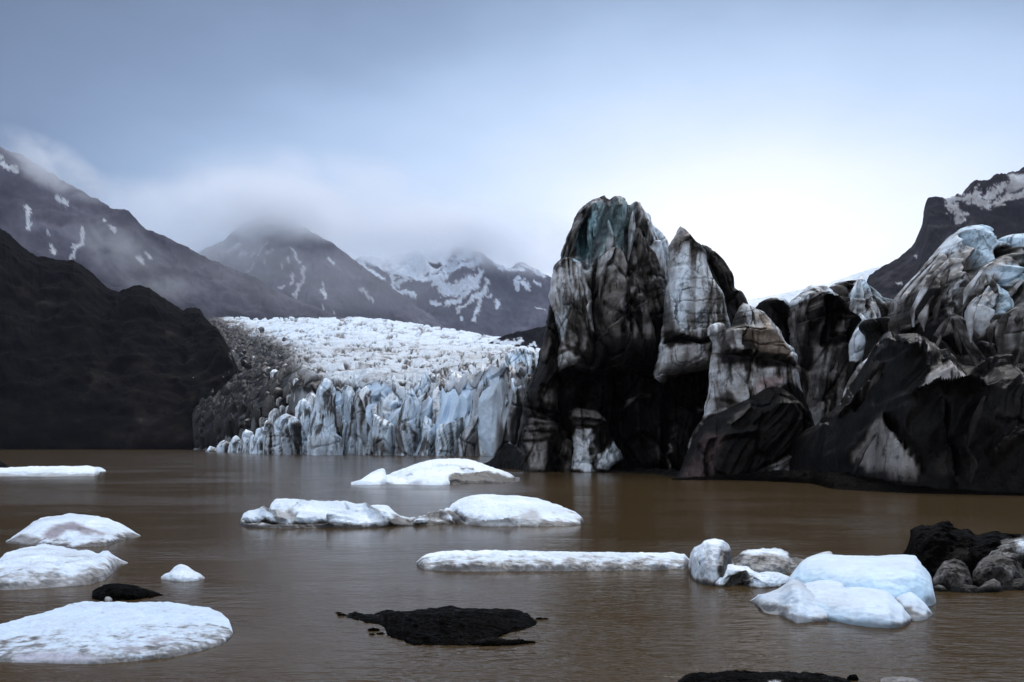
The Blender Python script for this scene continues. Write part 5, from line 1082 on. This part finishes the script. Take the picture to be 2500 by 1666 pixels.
# thin far floe on the left
o = mass("ice_floe", None, [(-60, 1150), (-20, 1144), (40, 1141), (100, 1139), (170, 1139), (215, 1138), (236, 1143), (243, 1153)], [(-60, 1164), (40, 1163), (120, 1164), (180, 1163), (230, 1163), (243, 1156)], .96, DOME, k=.5, amp=.25, freq=.4, topn=1.0, nt_=60, seed=1, dirt=(.5, .55, .5), mottle=.06)
tag(o, "long thin white floe cut by the left edge, farthest out below the black hill", "ice floe")
o = mass("ice_floe", None, [(222, 1146), (235, 1140), (248, 1142), (258, 1149)], [(222, 1150), (240, 1152), (258, 1151)], .85, DOME, k=.5, amp=.1, freq=.8, topn=.4, nt_=30, seed=2, step=1.2)
tag(o, "tiny ice sliver off the right tip of the long thin floe", "ice floe")
o = mass("debris_mound", None, [(-80, 1110), (-30, 1112), (0, 1126), (12, 1133), (20, 1139)], [(-80, 1141), (0, 1140), (20, 1140.5)], .01, ROUND, k=.5, amp=.4, freq=.6, topn=1.0, nt_=40, seed=3, mat=M_MUD)
tag(o, "black debris mound at the left edge behind the long thin floe", "debris mound")

# white berg before the glacier front
b1 = root("iceberg", "bright white iceberg with grey layers at its right end, near the tall tower", "iceberg", 1080, 1184)
mass("berg_body", b1, [(938, 1160), (960, 1152), (990, 1142), (1020, 1130), (1045, 1124), (1075, 1120), (1110, 1119), (1145, 1121), (1175, 1129), (1200, 1139), (1225, 1147), (1250, 1160), (1269, 1174)], [(938, 1178), (960, 1182), (1030, 1184), (1100, 1183), (1180, 1180), (1225, 1181), (1255, 1178), (1269, 1175)], .98, [(0, 0), (.02, .16), (.12, .36), (.35, .7), (.6, .94), (.75, 1), (1, 0)], k=None, Yb=[(938, 120), (1100, 132), (1269, 120)],
     amp=.5, freq=.22, topn=1.0, nt_=110, seed=4, mottle=.05, streak=.04,
     patches=[((560, 1080, .3825), [(1400, 220), (1500, 200), (1640, 190), (1860, 230), (1860, 270), (1400, 270)], .3, 4), ((560, 1080, .3825), [(1470, 170), (1560, 172), (1560, 185), (1480, 182)], .3, 2), ((560, 1080, .3825), [(1120, 205), (1170, 205), (1170, 220), (1130, 220)], .5, 3), ((560, 1080, .3825), [(1640, 200), (1740, 215), (1860, 250), (1740, 262)], .16, 4), ((560, 1080, .3825), [(1400, 245), (1640, 240), (1700, 262), (1400, 272)], .18, 3), ((560, 1080, .3825), [(1300, 160), (1420, 155), (1560, 165), (1540, 172), (1330, 172)], .72, 3)],
     creases=[((560, 1080, .3825), [(1300, 165), (1450, 158), (1600, 172), (1720, 190)], 'f', .9, 40), ((560, 1080, .3825), [(1400, 215), (1550, 205), (1650, 200)], 'f', .9, 30), ((560, 1080, .3825), [(1000, 200), (1100, 220), (1180, 262)], 'v', .7, 30)])
mass("berg_foot", b1, [(985, 1178), (1010, 1165), (1040, 1155), (1070, 1156), (1092, 1165), (1098, 1176)], [(985, 1182), (1030, 1185.5), (1080, 1186), (1098, 1184)], .98, ROUND, k=.4, amp=.2, freq=.5, topn=.6, nt_=40, seed=14, mottle=.04)
mass("berg_lump", b1, [(857, 1178), (880, 1172), (905, 1155), (920, 1148), (935, 1143), (940, 1146), (943, 1160), (944, 1176)], [(857, 1184), (900, 1184.5), (930, 1184), (944, 1180)], .98, [(0, 0), (.05, .4), (.3, .8), (.6, 1), (1, 0)], k=.35, amp=.25, freq=.5, topn=.5, nt_=50, seed=5, mottle=.05, dirt=(.5, .75, .4))

# long middle berg
ZF = (560, 1080, .3825)
b2 = root("iceberg", "long low iceberg of rough white blocks joined to a smooth dome, mid lake", "iceberg", 1000, 1288)
mass("rough_block", b2, tp(ZF, [(72, 500), (90, 455), (130, 435), (190, 434), (240, 440), (262, 400), (300, 358), (380, 362), (470, 365), (520, 378), (640, 375), (740, 374), (800, 392), (900, 396), (1010, 402), (1050, 440), (1090, 468), (1140, 480), (1180, 472), (1280, 440), (1340, 432), (1390, 440), (1440, 470)]),
     tp(ZF, [(72, 530), (120, 545), (250, 550), (400, 552), (500, 550), (640, 546), (850, 548), (1040, 538), (1140, 535), (1300, 527), (1440, 520)]), .88, [(0, 0), (.02, .22), (.08, .36), (.25, .6), (.5, .92), (.65, 1), (1, 0)], k=.55, amp=.3, freq=.5, topn=1.3, nt_=120, seed=6, step=1.8, mottle=.1, cgain=1.9, dirt=(.34, .22, 1.2),
     creases=[(ZF, [(240, 440), (330, 462), (420, 440), (500, 390)], 'f', .8, 34), (ZF, [(90, 505), (240, 500), (380, 515), (640, 510)], 'v', .5, 20), (ZF, [(640, 500), (760, 470), (880, 455), (1000, 500)], 'f', .7, 34), (ZF, [(880, 405), (980, 460), (1070, 475)], 'f', .5, 26), (ZF, [(400, 500), (440, 440), (520, 390)], 'v', .4, 26), (ZF, [(730, 400), (780, 450)], 'v', .3, 16), (ZF, [(1140, 500), (1200, 470), (1330, 440)], 'v', .4, 18), (ZF, [(1200, 510), (1340, 450), (1430, 490)], 'r', .4, 30)],
     patches=[(ZF, [(240, 445), (330, 470), (430, 445), (380, 480), (280, 475)], .25, 3), (ZF, [(72, 500), (240, 502), (390, 520), (620, 512), (640, 530), (420, 540), (380, 525), (90, 515)], .15, 3), (ZF, [(1040, 480), (1180, 480), (1300, 440), (1380, 436), (1440, 480), (1200, 500), (1100, 525)], .36, 5), (ZF, [(1020, 500), (1150, 510), (1120, 538), (1040, 535)], .2, 4), (ZF, [(500, 530), (640, 520), (640, 548), (420, 550)], .2, 3), (ZF, [(870, 405), (980, 455), (960, 465), (880, 430)], .5, 3), (ZF, [(260, 450), (440, 460), (420, 500), (300, 500)], .5, 4)])
mass("smooth_dome", b2, tp(ZF, [(1330, 470), (1380, 420), (1440, 385), (1500, 355), (1580, 336), (1680, 333), (1760, 340), (1860, 344), (1960, 352), (2000, 370), (2060, 390), (2150, 420), (2210, 448), (2250, 480), (2262, 510)]),
     tp(ZF, [(1330, 505), (1480, 520), (1540, 530), (1640, 540), (1840, 538), (1960, 540), (2150, 534), (2240, 528), (2262, 515)]), .88, DOME, k=.5, amp=.16, freq=.5, topn=.8, nt_=110, seed=7, step=1.8, mottle=.1, cgain=1.9, dirt=(.5, .32, 1.2),
     patches=[(ZF, [(1330, 470), (1400, 430), (1460, 440), (1540, 500), (1440, 490)], .32, 6), (ZF, [(1860, 440), (1960, 420), (1990, 500), (1960, 538), (1850, 530)], .55, 9), (ZF, [(1500, 490), (1800, 490), (1850, 540), (1500, 530)], .55, 7)], creases=[(ZF, [(1440, 470), (1520, 510), (1640, 500), (1780, 490), (1850, 535)], 'f', .25, 24), (ZF, [(1400, 410), (1480, 480), (1520, 520)], 'v', .3, 24)])

# log-like floe
o = mass("ice_floe", None, [(1017, 1372), (1030, 1360), (1050, 1352), (1080, 1347), (1150, 1345), (1300, 1346), (1450, 1348), (1560, 1349), (1640, 1350), (1672, 1354), (1683, 1366)], [(1017, 1382), (1035, 1391), (1090, 1395), (1200, 1396), (1400, 1395), (1600, 1393), (1670, 1390), (1683, 1380)], .93, [(0, 0), (.05, .4), (.2, .62), (.4, .86), (.6, 1), (.85, .8), (1, 0)], k=.55, amp=.09, freq=1.3, topn=1.1, nt_=90, seed=8, step=1.8, mottle=.09, dirt=(.42, .4, 2.2))
tag(o, "long narrow log shaped white floe lying across the middle right", "ice floe")

# left floes
o = mass("ice_floe", None, [(14, 1322), (35, 1308), (60, 1290), (85, 1272), (120, 1261), (170, 1254), (220, 1258), (262, 1265), (300, 1281), (330, 1300), (343, 1308)], [(14, 1326), (50, 1330), (100, 1334), (180, 1338), (260, 1334), (290, 1322), (343, 1310)], .86, DOME, k=.75, amp=.13, freq=1.0, topn=1.0, nt_=100, seed=9, step=1.8, mottle=.1, hue=np.array([.95, 1.0, 1.07]), dirt=(.26, .3, 1.8),
         patches=[((0, 1080, .3737), [(270, 600), (330, 560), (480, 520), (640, 580), (700, 600), (560, 600), (440, 580), (330, 640)], .45, 6, 'purple'), ((0, 1080, .3737), [(60, 640), (140, 600), (260, 620), (240, 670)], .4, 6)], creases=[((0, 1080, .3737), [(300, 620), (420, 560), (520, 545), (660, 620), (740, 640)], 'f', .14, 40)])
tag(o, "domed white floe with a grey hollow, upper of the two bigger left floes", "ice floe")
o = mass("ice_floe", None, [(-120, 1400), (-60, 1376), (0, 1366), (20, 1350), (60, 1338), (108, 1329), (150, 1336), (190, 1343), (212, 1343), (240, 1352), (262, 1344), (278, 1356), (300, 1369), (312, 1374)], [(-120, 1440), (-40, 1443), (60, 1440), (150, 1434), (220, 1428), (256, 1416), (275, 1400), (290, 1380), (312, 1376)], .81, DOME, k=.7, amp=.16, freq=1.1, topn=1.2, nt_=120, seed=10, step=1.8, mottle=.12, hue=np.array([.95, 1.0, 1.07]), dirt=(.5, .42, 2.0))
tag(o, "greyish white floe with a jagged right tip, cut by the left edge", "ice floe")
o = mass("ice_floe", None, [(393, 1409), (402, 1402), (416, 1397), (424, 1386), (442, 1379), (456, 1382), (475, 1394), (490, 1402), (500, 1411)], [(393, 1414), (420, 1419), (450, 1421), (480, 1419), (500, 1413)], .86, ROUND, k=.6, amp=.09, freq=1.4, topn=.7, nt_=70, seed=11, step=1.3, mottle=.07, dirt=(.12, .6, 1.5))
tag(o, "small white peaked ice lump alone right of the left floes", "ice lump")
o = mass("debris_mound", None, [(225, 1444), (240, 1434), (270, 1426), (290, 1424), (312, 1428), (330, 1430), (352, 1436), (375, 1444), (398, 1452)], [(225, 1462), (250, 1467), (300, 1466), (340, 1464), (398, 1454)], .01, ROUND, k=.7, amp=.1, freq=2.2, topn=1.8, nt_=70, seed=12, step=1.3, mat=M_MUD, mottle=.05, rid=.12, botn=1.5)
tag(o, "small black debris mound just behind the big flat floe", "debris mound")
o = mass("ice_lump", None, [(250, 1462), (258, 1456), (268, 1456), (278, 1462)], [(250, 1465), (264, 1469), (278, 1466)], .5, ROUND, k=.6, amp=.03, freq=3, topn=.5, nt_=30, seed=12.5, step=1)
tag(o, "tiny grey ice lump against the small black debris mound", "ice lump")
o = mass("ice_floe", None, [(-160, 1560), (-80, 1545), (0, 1524), (30, 1515), (60, 1508), (110, 1496), (150, 1482), (205, 1468), (260, 1470), (330, 1470), (410, 1469), (460, 1477), (510, 1484), (540, 1497), (558, 1513), (566, 1534), (568, 1545)], [(-160, 1610), (0, 1617), (100, 1620), (230, 1623), (330, 1615), (420, 1606), (490, 1590), (540, 1575), (560, 1562), (568, 1550)], .78, SLAB, k=.9, amp=.11, freq=1.7, topn=1.4, nt_=170, seed=13, step=1.7, mottle=.05, streak=.03, dirt=(.2, .36, 4.0),
         hue=np.array([.90, .99, 1.10]), patches=[((0, 1080, .3737), [(960, 1300), (1120, 1270), (1080, 1300)], .6, 6, 'purple'), ((0, 1080, .3737), [(780, 1330), (950, 1340), (850, 1370)], .5, 7, 'purple'), ((0, 1080, .3737), [(100, 1385), (300, 1362), (520, 1388), (700, 1402), (560, 1440), (100, 1430)], .62, 12, 'purple')])
tag(o, "big flat blue white floe in the lower left corner", "ice floe")

# black debris float in the middle
o = mass("debris_mound", None, [(846, 1506), (853, 1495), (870, 1494), (890, 1500), (915, 1498), (945, 1489), (965, 1491), (985, 1495), (1020, 1489), (1060, 1484), (1092, 1481), (1130, 1485), (1200, 1487), (1260, 1490), (1285, 1497), (1300, 1508), (1312, 1518)], [(846, 1510), (880, 1516), (940, 1530), (945, 1553), (985, 1566), (1010, 1576), (1150, 1577), (1190, 1568), (1240, 1548), (1290, 1535), (1312, 1521)], .01, [(0, 0), (.03, .22), (.12, .42), (.4, .7), (.7, 1), (.9, .85), (1, 0)], k=.8, amp=.13, freq=2.8, topn=2.4, nt_=130, seed=15, step=1.6, mat=M_MUD, mottle=.06, rid=.22, botn=3.0)
tag(o, "wide black debris covered float in the lower middle", "debris mound")
for i, (x, y, r, nm) in enumerate([(835, 1503, .05, 'a'), (826, 1497, .03, 'b'), (913, 1540, .055, 'c'), (908, 1550, .03, 'd'), (930, 1548, .035, 'e'), (1268, 1571, .08, 'f'), (1246, 1572, .05, 'g'), (1298, 1570, .04, 'h'), (1318, 1512, .04, 'i'), (1332, 1512, .03, 'j'), (1225, 1570, .06, 'k'), (1180, 1573, .05, 'l'), (955, 1532, .04, 'm')]):
    Y = F * H / (y - YH)
    o = blob("floating_stone", None, ((x - CX) / F * Y, Y, .0), (r * 1.9, r * 1.2, r * .8), .01, M_MUD, seed=i * 2.7, n=18, amp=.75, freq=2.2)
    tag(o, "small black stone fragment beside the wide black float", "stone", "black fragments around the wide black float")
mass_low = [(1195, 1566), (1215, 1560), (1240, 1558), (1262, 1560), (1285, 1566)]
o = mass("debris_mound", None, [(1150, 1568), (1180, 1558), (1205, 1556), (1235, 1562), (1262, 1560), (1283, 1569)], [(1150, 1576), (1200, 1578), (1250, 1577), (1283, 1573)], .04, ROUND, k=.6, amp=.05, freq=3, topn=1.2, nt_=40, seed=16, step=1.3, mat=M_MUD, rid=.1, botn=1.5)
tag(o, "low black spit of debris at the right foot of the wide black float", "debris mound")

# ice lumps at the right end of the log floe
ZR = (1640, 1250, .3655)
b3 = root("iceberg", "knobbly grey and white ice lumps between the log floe and the blue berg", "iceberg", 1790, 1432)
mass("tall_knob", b3, tp(ZR, [(112, 350), (125, 280), (150, 235), (200, 215), (215, 190), (280, 178), (340, 185), (380, 215), (402, 270), (408, 330), (400, 400)]), tp(ZR, [(112, 400), (140, 450), (190, 480), (260, 495), (340, 490), (390, 460), (400, 420)]), .72, ROUND, k=.38, amp=.16, freq=1.3, topn=.8, nt_=120, seed=17, step=1.3, mottle=.12, streak=.1, dirt=(.3, .2, 1.2),
     patches=[(ZR, [(200, 215), (215, 185), (300, 178), (370, 200), (320, 215), (240, 210)], .95, 4), (ZR, [(125, 280), (160, 235), (230, 240), (200, 290), (140, 330)], .88, 6), (ZR, [(340, 250), (410, 260), (410, 440), (330, 470), (300, 400)], .22, 7), (ZR, [(150, 310), (205, 320), (200, 440), (165, 440), (190, 370)], .6, 5)], creases=[(ZR, [(230, 215), (240, 300), (200, 340)], 'v', .2, 18), (ZR, [(200, 340), (230, 400), (200, 470)], 'v', .3, 26), (ZR, [(150, 330), (190, 380), (160, 450)], 'r', .25, 24), (ZR, [(340, 240), (310, 360), (330, 480)], 'v', .2, 26)])
mass("rough_lump", b3, tp(ZR, [(380, 330), (420, 300), (480, 262), (560, 245), (600, 242), (640, 250), (690, 242), (740, 250), (780, 272), (790, 310), (830, 300), (880, 320), (960, 300)]), tp(ZR, [(380, 400), (450, 410), (560, 430), (700, 420), (800, 410), (960, 400)]), .45, DOME, k=.6, amp=.14, freq=1.6, topn=1.2, nt_=90, seed=18, step=1.5, mottle=.2,
     patches=[(ZR, [(480, 265), (560, 245), (640, 250), (700, 242), (785, 275), (780, 310), (660, 290), (560, 290)], .85, 5), (ZR, [(380, 300), (480, 280), (420, 350)], .06, 5), (ZR, [(790, 300), (880, 300), (840, 360)], .12, 5)])
mass("arched_slab", b3, tp(ZR, [(270, 460), (310, 440), (345, 395), (370, 352), (400, 350), (430, 360), (500, 362), (540, 390), (580, 408), (640, 400), (720, 405), (800, 440), (830, 470)]), tp(ZR, [(270, 490), (320, 503), (400, 492), (460, 488), (540, 508), (640, 508), (720, 500), (780, 488), (830, 480)]), .78, DOME, k=.45, amp=.1, freq=1.6, topn=.9, nt_=90, seed=19, step=1.4, mottle=.13, dirt=(.12, .25, 1.5),
     patches=[(ZR, [(380, 420), (460, 400), (550, 440), (540, 470), (460, 480), (360, 485)], .15, 5), (ZR, [(370, 355), (500, 362), (560, 400), (440, 390), (360, 400)], .93, 4), (ZR, [(520, 440), (720, 440), (720, 490), (540, 500)], .8, 6)], creases=[(ZR, [(360, 470), (400, 420), (480, 405), (550, 440), (530, 470), (460, 480)], 'f', .3, 26)])
o = mass("ice_lump", None, tp(ZR, [(960, 285), (1000, 272), (1050, 262), (1070, 270), (1075, 285)]), tp(ZR, [(960, 300), (1010, 305), (1075, 300)]), .6, ROUND, k=.5, amp=.05, freq=2, topn=.6, nt_=30, seed=20, step=1.2)
tag(o, "tiny grey ice lump peeking out behind the blue berg", "ice lump")

# the blue berg
b4 = root("iceberg", "smooth bright blue iceberg with rounded lobes, the bluest berg in the right foreground", "iceberg", 2080, 1500)
mass("main_block", b4, tp(ZR, [(790, 430), (820, 390), (860, 340), (905, 305), (950, 288), (1010, 283), (1100, 289), (1200, 292), (1300, 292), (1400, 288), (1500, 287), (1560, 288), (1620, 296), (1660, 330), (1695, 380), (1725, 440), (1745, 500), (1758, 560), (1766, 600)]), tp(ZR, [(790, 470), (860, 520), (1000, 560), (1200, 600), (1400, 640), (1560, 650), (1680, 640), (1740, 625), (1766, 608)]), .78,
     [(0, 0), (.015, .34), (.05, .6), (.12, .79), (.26, .91), (.55, 1), (.85, .92), (1, 0)], k=.55, amp=.14, freq=.8, hue=np.array([.92, .99, 1.05]), topn=.35, nt_=120, seed=21, step=1.6, mat=M_BLUE, mottle=.05, streak=.06, patches=[(ZR, [(800, 420), (860, 380), (1100, 450), (1500, 480), (1680, 400), (1760, 560), (1740, 640), (1400, 640), (900, 540)], 'blue', 24, .6), (ZR, [(1690, 590), (1770, 560), (1770, 640), (1700, 640)], .45, 8)])  # blue patch paints the shaded lower front face into the ice colour
mass("front_lobe", b4, tp(ZR, [(800, 560), (815, 520), (850, 490), (920, 470), (980, 452), (1040, 448), (1100, 455), (1150, 470), (1170, 500), (1230, 500), (1290, 504), (1380, 520), (1440, 545), (1490, 590), (1540, 630), (1580, 680), (1605, 715)]), tp(ZR, [(800, 640), (860, 690), (960, 715), (1080, 730), (1200, 755), (1330, 772), (1450, 780), (1540, 770), (1590, 745), (1605, 725)]), .76,
     [(0, 0), (.02, .3), (.07, .52), (.18, .74), (.4, .92), (.66, 1), (.9, .8), (1, 0)], k=.62, amp=.12, freq=.9, hue=np.array([.93, .99, 1.05]), topn=.35, nt_=130, seed=22, step=1.6, mat=M_BLUE, mottle=.05, streak=.06, creases=[(ZR, [(900, 570), (960, 540), (1060, 520), (1170, 500)], 'v', .16, 40), (ZR, [(830, 500), (880, 560), (940, 620), (960, 700)], 'v', .2, 50)], patches=[(ZR, [(930, 600), (1040, 640), (1200, 700), (1500, 770), (1200, 775), (900, 720)], 'blue', 20, .6)], dirt=(.16, .34, 1.0))  # blue patch paints shade into the lower part of the lobe
mass("right_flap", b4, tp(ZR, [(1440, 560), (1480, 530), (1540, 512), (1600, 520), (1640, 550), (1690, 610), (1725, 655), (1742, 680)]), tp(ZR, [(1440, 640), (1500, 690), (1560, 715), (1630, 735), (1700, 720), (1742, 690)]), .74, DOME, k=.7, amp=.1, freq=1.2, hue=np.array([.9, .98, 1.06]), topn=.4, nt_=90, seed=23, step=1.5, mat=M_BLUE, mottle=.05, patches=[(ZR, [(1480, 560), (1560, 620), (1680, 690), (1620, 735), (1540, 700)], .42, 6), (ZR, [(1560, 690), (1740, 680), (1740, 740), (1600, 740)], .5, 6)], dirt=(.16, .32, 1.2))
mass("left_spur", b4, tp(ZR, [(522, 594), (560, 570), (575, 552), (640, 540), (720, 505), (770, 470), (800, 440), (850, 450), (900, 500), (980, 560), (1040, 620)]), tp(ZR, [(522, 600), (560, 625), (600, 670), (660, 685), (720, 690), (780, 728), (840, 746), (920, 740), (1040, 735)]), .68, DOME, k=.62, amp=.14, freq=1.2, hue=np.array([.9, .98, 1.06]), topn=.5, nt_=120, seed=24, step=1.5, mat=M_BLUE, mottle=.07, dirt=(.2, .3, 1.3),
     creases=[(ZR, [(580, 600), (640, 660), (700, 640), (760, 600)], 'v', .2, 40), (ZR, [(820, 600), (800, 660), (770, 710)], 'v', .2, 40), (ZR, [(640, 560), (740, 540), (800, 520)], 'r', .12, 40)], patches=[(ZR, [(570, 580), (640, 620), (760, 610), (810, 620), (770, 690), (620, 685)], .4, 9), (ZR, [(770, 690), (900, 700), (940, 740), (830, 750)], .45, 6)])

# dirty berg at the right edge
b5 = root("iceberg", "black and grey dirty iceberg with lumpy sides, cut by the right edge", "iceberg", 2400, 1445)
mass("black_top", b5, tp(ZR, [(1530, 290), (1560, 260), (1590, 190), (1610, 110), (1650, 96), (1740, 95), (1770, 80), (1800, 68), (1840, 85), (1880, 110), (1990, 118), (2010, 160), (2100, 150), (2140, 138), (2200, 158), (2300, 160), (2400, 165), (2600, 210), (2720, 300), (2800, 438)]), tp(ZR, [(1530, 360), (1600, 400), (1700, 440), (1900, 460), (2100, 460), (2400, 450), (2700, 450), (2800, 441)]), .01, ROUND, k=.45, amp=.45, freq=1.1, rid=.5, topn=1.6, nt_=110, seed=25, step=1.8, mat=M_MUD, mottle=.05,
     patches=[(ZR, [(1870, 270), (1900, 235), (1980, 240), (1990, 320), (1880, 330)], .22, 6)])
for i, (pts, bt, tn) in enumerate([
        ([(1740, 450), (1780, 380), (1820, 330), (1880, 320), (1950, 340), (1990, 400), (2010, 470)], [(1740, 520), (1800, 530), (1900, 532), (2010, 530)], .26),
        ([(2010, 400), (2060, 330), (2120, 290), (2200, 270), (2280, 300), (2330, 380), (2370, 470)], [(2010, 500), (2100, 520), (2250, 520), (2370, 500)], .22),
        ([(2100, 300), (2130, 230), (2200, 190), (2280, 180), (2353, 160), (2450, 170), (2600, 240), (2700, 465)], [(2100, 470), (2300, 480), (2600, 480), (2700, 470)], .33),
        ([(1860, 500), (1950, 488), (2050, 500), (2100, 470), (2150, 445), (2195, 470), (2210, 520)], [(1860, 535), (2000, 544), (2100, 540), (2210, 535)], .34),
        ([(1750, 495), (1780, 480), (1820, 500), (1840, 525)], [(1750, 525), (1800, 535), (1840, 532)], .5),
        ([(2200, 480), (2280, 440), (2380, 450), (2500, 430), (2600, 460), (2680, 515)], [(2200, 525), (2350, 525), (2600, 524), (2680, 518)], .05)]):
    mass("dirty_lump", b5, tp(ZR, pts), tp(ZR, bt), tn + .06, ROUND, k=.4, amp=.42, freq=1.9, topn=2.6, nt_=90, seed=26 + i, step=1.4, mottle=.22, streak=.2, rid=.45, mat=M_LUMP, dirt=(.25, .08, 1.0),
         patches=[(ZR, [(2280, 190), (2353, 165), (2600, 180), (2600, 250), (2320, 250)], .85, 6)] if i == 2 else [(ZR, [(2050, 360), (2150, 350), (2220, 390), (2150, 420), (2050, 410)], .36, 6)] if i == 1 else [])

# cut by the bottom edge
o = mass("debris_mound", None, [(1655, 1662), (1675, 1648), (1705, 1642), (1760, 1640), (1800, 1639), (1850, 1641), (1920, 1639), (1970, 1642), (2010, 1646), (2050, 1652), (2075, 1664), (2090, 1672)], [(1655, 1680), (1750, 1730), (1900, 1740), (2030, 1720), (2090, 1685)], .01, DOME, k=.75, amp=.06, freq=3, topn=2.2, nt_=80, seed=33, step=1.5, mat=M_MUD, mottle=.06, rid=.12, patches=[(ZR, [(640, 1128), (690, 1120), (730, 1138), (700, 1160), (640, 1150)], .7, 4)])
tag(o, "black debris mound cut by the bottom edge", "debris mound")
o = mass("ice_floe", None, [(2150, 1658), (2165, 1653), (2200, 1653), (2230, 1656), (2255, 1666)], [(2150, 1668), (2190, 1676), (2255, 1674)], .36, DOME, k=.6, amp=.02, freq=3, topn=.6, nt_=40, seed=34, step=1.5)
tag(o, "flat grey ice scrap at the bottom edge right of the black debris", "ice floe")
o = blob("floating_stone", None, (F and (2082 - CX) / F * 16.9, 16.9, .02), (.09, .07, .07), .03, M_MUD, seed=77, n=16)
tag(o, "single black stone beside the debris cut by the bottom edge", "stone")

# ================================================================== THE AIR
def box_mesh(name, x0, x1, y0, y1, z0, z1, mat):
    V = np.array([(x, y, z) for z in (z0, z1) for y in (y0, y1) for x in (x0, x1)], float)
    Q = [(0, 2, 3, 1), (4, 5, 7, 6), (0, 1, 5, 4), (2, 6, 7, 3), (0, 4, 6, 2), (1, 3, 7, 5)]
    return mesh_obj(name, V, Q, None, mat)


def haze_mat(dens):
    m = bpy.data.materials.new("thin_haze")
    m.use_nodes = True
    t = m.node_tree; t.nodes.clear()
    o = t.nodes.new("ShaderNodeOutputMaterial")
    v = t.nodes.new("ShaderNodeVolumePrincipled")
    v.inputs['Color'].default_value = (.66, .74, 1.0, 1)
    v.inputs['Density'].default_value = dens
    v.inputs['Anisotropy'].default_value = .4
    t.links.new(v.outputs[0], o.inputs['Volume'])
    return m


hz = box_mesh("haze", -8000, 8000, -60, 10600, -3, 3600, haze_mat(1.6e-5))
tag(hz, kind='stuff')


def cloud_mat(name, dens, seed, freq, lo, hi):
    m = bpy.data.materials.new(name)
    m.use_nodes = True
    t = m.node_tree; t.nodes.clear()
    n = t.nodes.new; lk = t.links.new
    o = n("ShaderNodeOutputMaterial")
    v = n("ShaderNodeVolumePrincipled")
    v.inputs['Color'].default_value = (.93, .96, 1.0, 1)
    v.inputs['Anisotropy'].default_value = .72
    tcn = n("ShaderNodeTexCoord")
    dt = n("ShaderNodeVectorMath"); dt.operation = 'DOT_PRODUCT'
    lk(tcn.outputs['Object'], dt.inputs[0]); lk(tcn.outputs['Object'], dt.inputs[1])
    fall = n("ShaderNodeMapRange"); fall.interpolation_type = 'SMOOTHSTEP'
    fall.inputs['From Min'].default_value = 1.0; fall.inputs['From Max'].default_value = .05
    lk(dt.outputs['Value'], fall.inputs[0])
    mp = n("ShaderNodeMapping"); mp.inputs['Location'].default_value = (seed, seed * 2, 0); mp.inputs['Scale'].default_value = (1.0, .7, .55)
    lk(tcn.outputs['Object'], mp.inputs[0])
    ns = n("ShaderNodeTexNoise"); ns.inputs['Scale'].default_value = freq; ns.inputs['Detail'].default_value = 8; ns.inputs['Roughness'].default_value = .62; ns.inputs['Distortion'].default_value = .6
    lk(mp.outputs[0], ns.inputs['Vector'])
    mr = n("ShaderNodeMapRange"); mr.interpolation_type = 'SMOOTHSTEP'
    mr.inputs['From Min'].default_value = lo; mr.inputs['From Max'].default_value = hi
    lk(ns.outputs[0], mr.inputs[0])
    a = n("ShaderNodeMath"); a.operation = 'MULTIPLY'; lk(fall.outputs[0], a.inputs[0]); lk(mr.outputs[0], a.inputs[1])
    b = n("ShaderNodeMath"); b.operation = 'MULTIPLY'; b.inputs[1].default_value = dens
    lk(a.outputs[0], b.inputs[0]); lk(b.outputs[0], v.inputs['Density'])
    lk(v.outputs[0], o.inputs['Volume'])
    return m


for i, (px, py, Y, rx, rz, ry, rot, dens, fr, lo, hi) in enumerate([  # cloud wisps hugging the mountain tops, inside the haze box
        (130, 405, 5450, 150, 70, 500, 26, .0042, 2.2, .38, .66), (470, 570, 7000, 320, 120, 500, 20, .0046, 2.0, .30, .64),
        (330, 640, 5300, 220, 80, 250, 28, .0030, 2.2, .38, .66), (655, 505, 7000, 260, 95, 600, 6, .0068, 2.2, .28, .60), (780, 500, 8200, 480, 150, 700, 4, .0030, 2.0, .30, .66),
        (960, 565, 9000, 360, 85, 700, 0, .0056, 2.2, .28, .58), (1230, 585, 9000, 260, 95, 600, 8, .0045, 2.2, .30, .60), (800, 690, 5600, 520, 120, 300, 5, .0010, 1.6, .30, .7)]):
    th = np.linspace(0, np.pi, 13); ph = np.linspace(0, 2 * np.pi, 24, endpoint=False)
    T_, P_ = np.meshgrid(th, ph, indexing='ij')
    u = np.stack([np.sin(T_) * np.cos(P_), np.sin(T_) * np.sin(P_), np.cos(T_)], -1)
    me_o = mesh_obj("cloud_wisp", u + np.array([0, 0, 1.0]), grid_quads(13, 24, True)[:, ::-1], None, cloud_mat("drifting_cloud", dens, i * 3.7, fr, lo, hi))
    x, y, z = world(px, py, Y)
    me_o.location = (x, y, z)
    me_o.scale = (rx * Y / F, ry, rz * Y / F)
    me_o.rotation_euler = (0, R(rot), 0)
    # the mesh's own origin is its lowest point; bring it back to the middle
    co_ = np.zeros(len(me_o.data.vertices) * 3, np.float32); me_o.data.vertices.foreach_get("co", co_)
    co_ = co_.reshape(-1, 3); co_[:, 2] -= co_[:, 2].mean(); me_o.data.vertices.foreach_set("co", co_.ravel()); me_o.data.update()
    tag(me_o, kind='stuff')
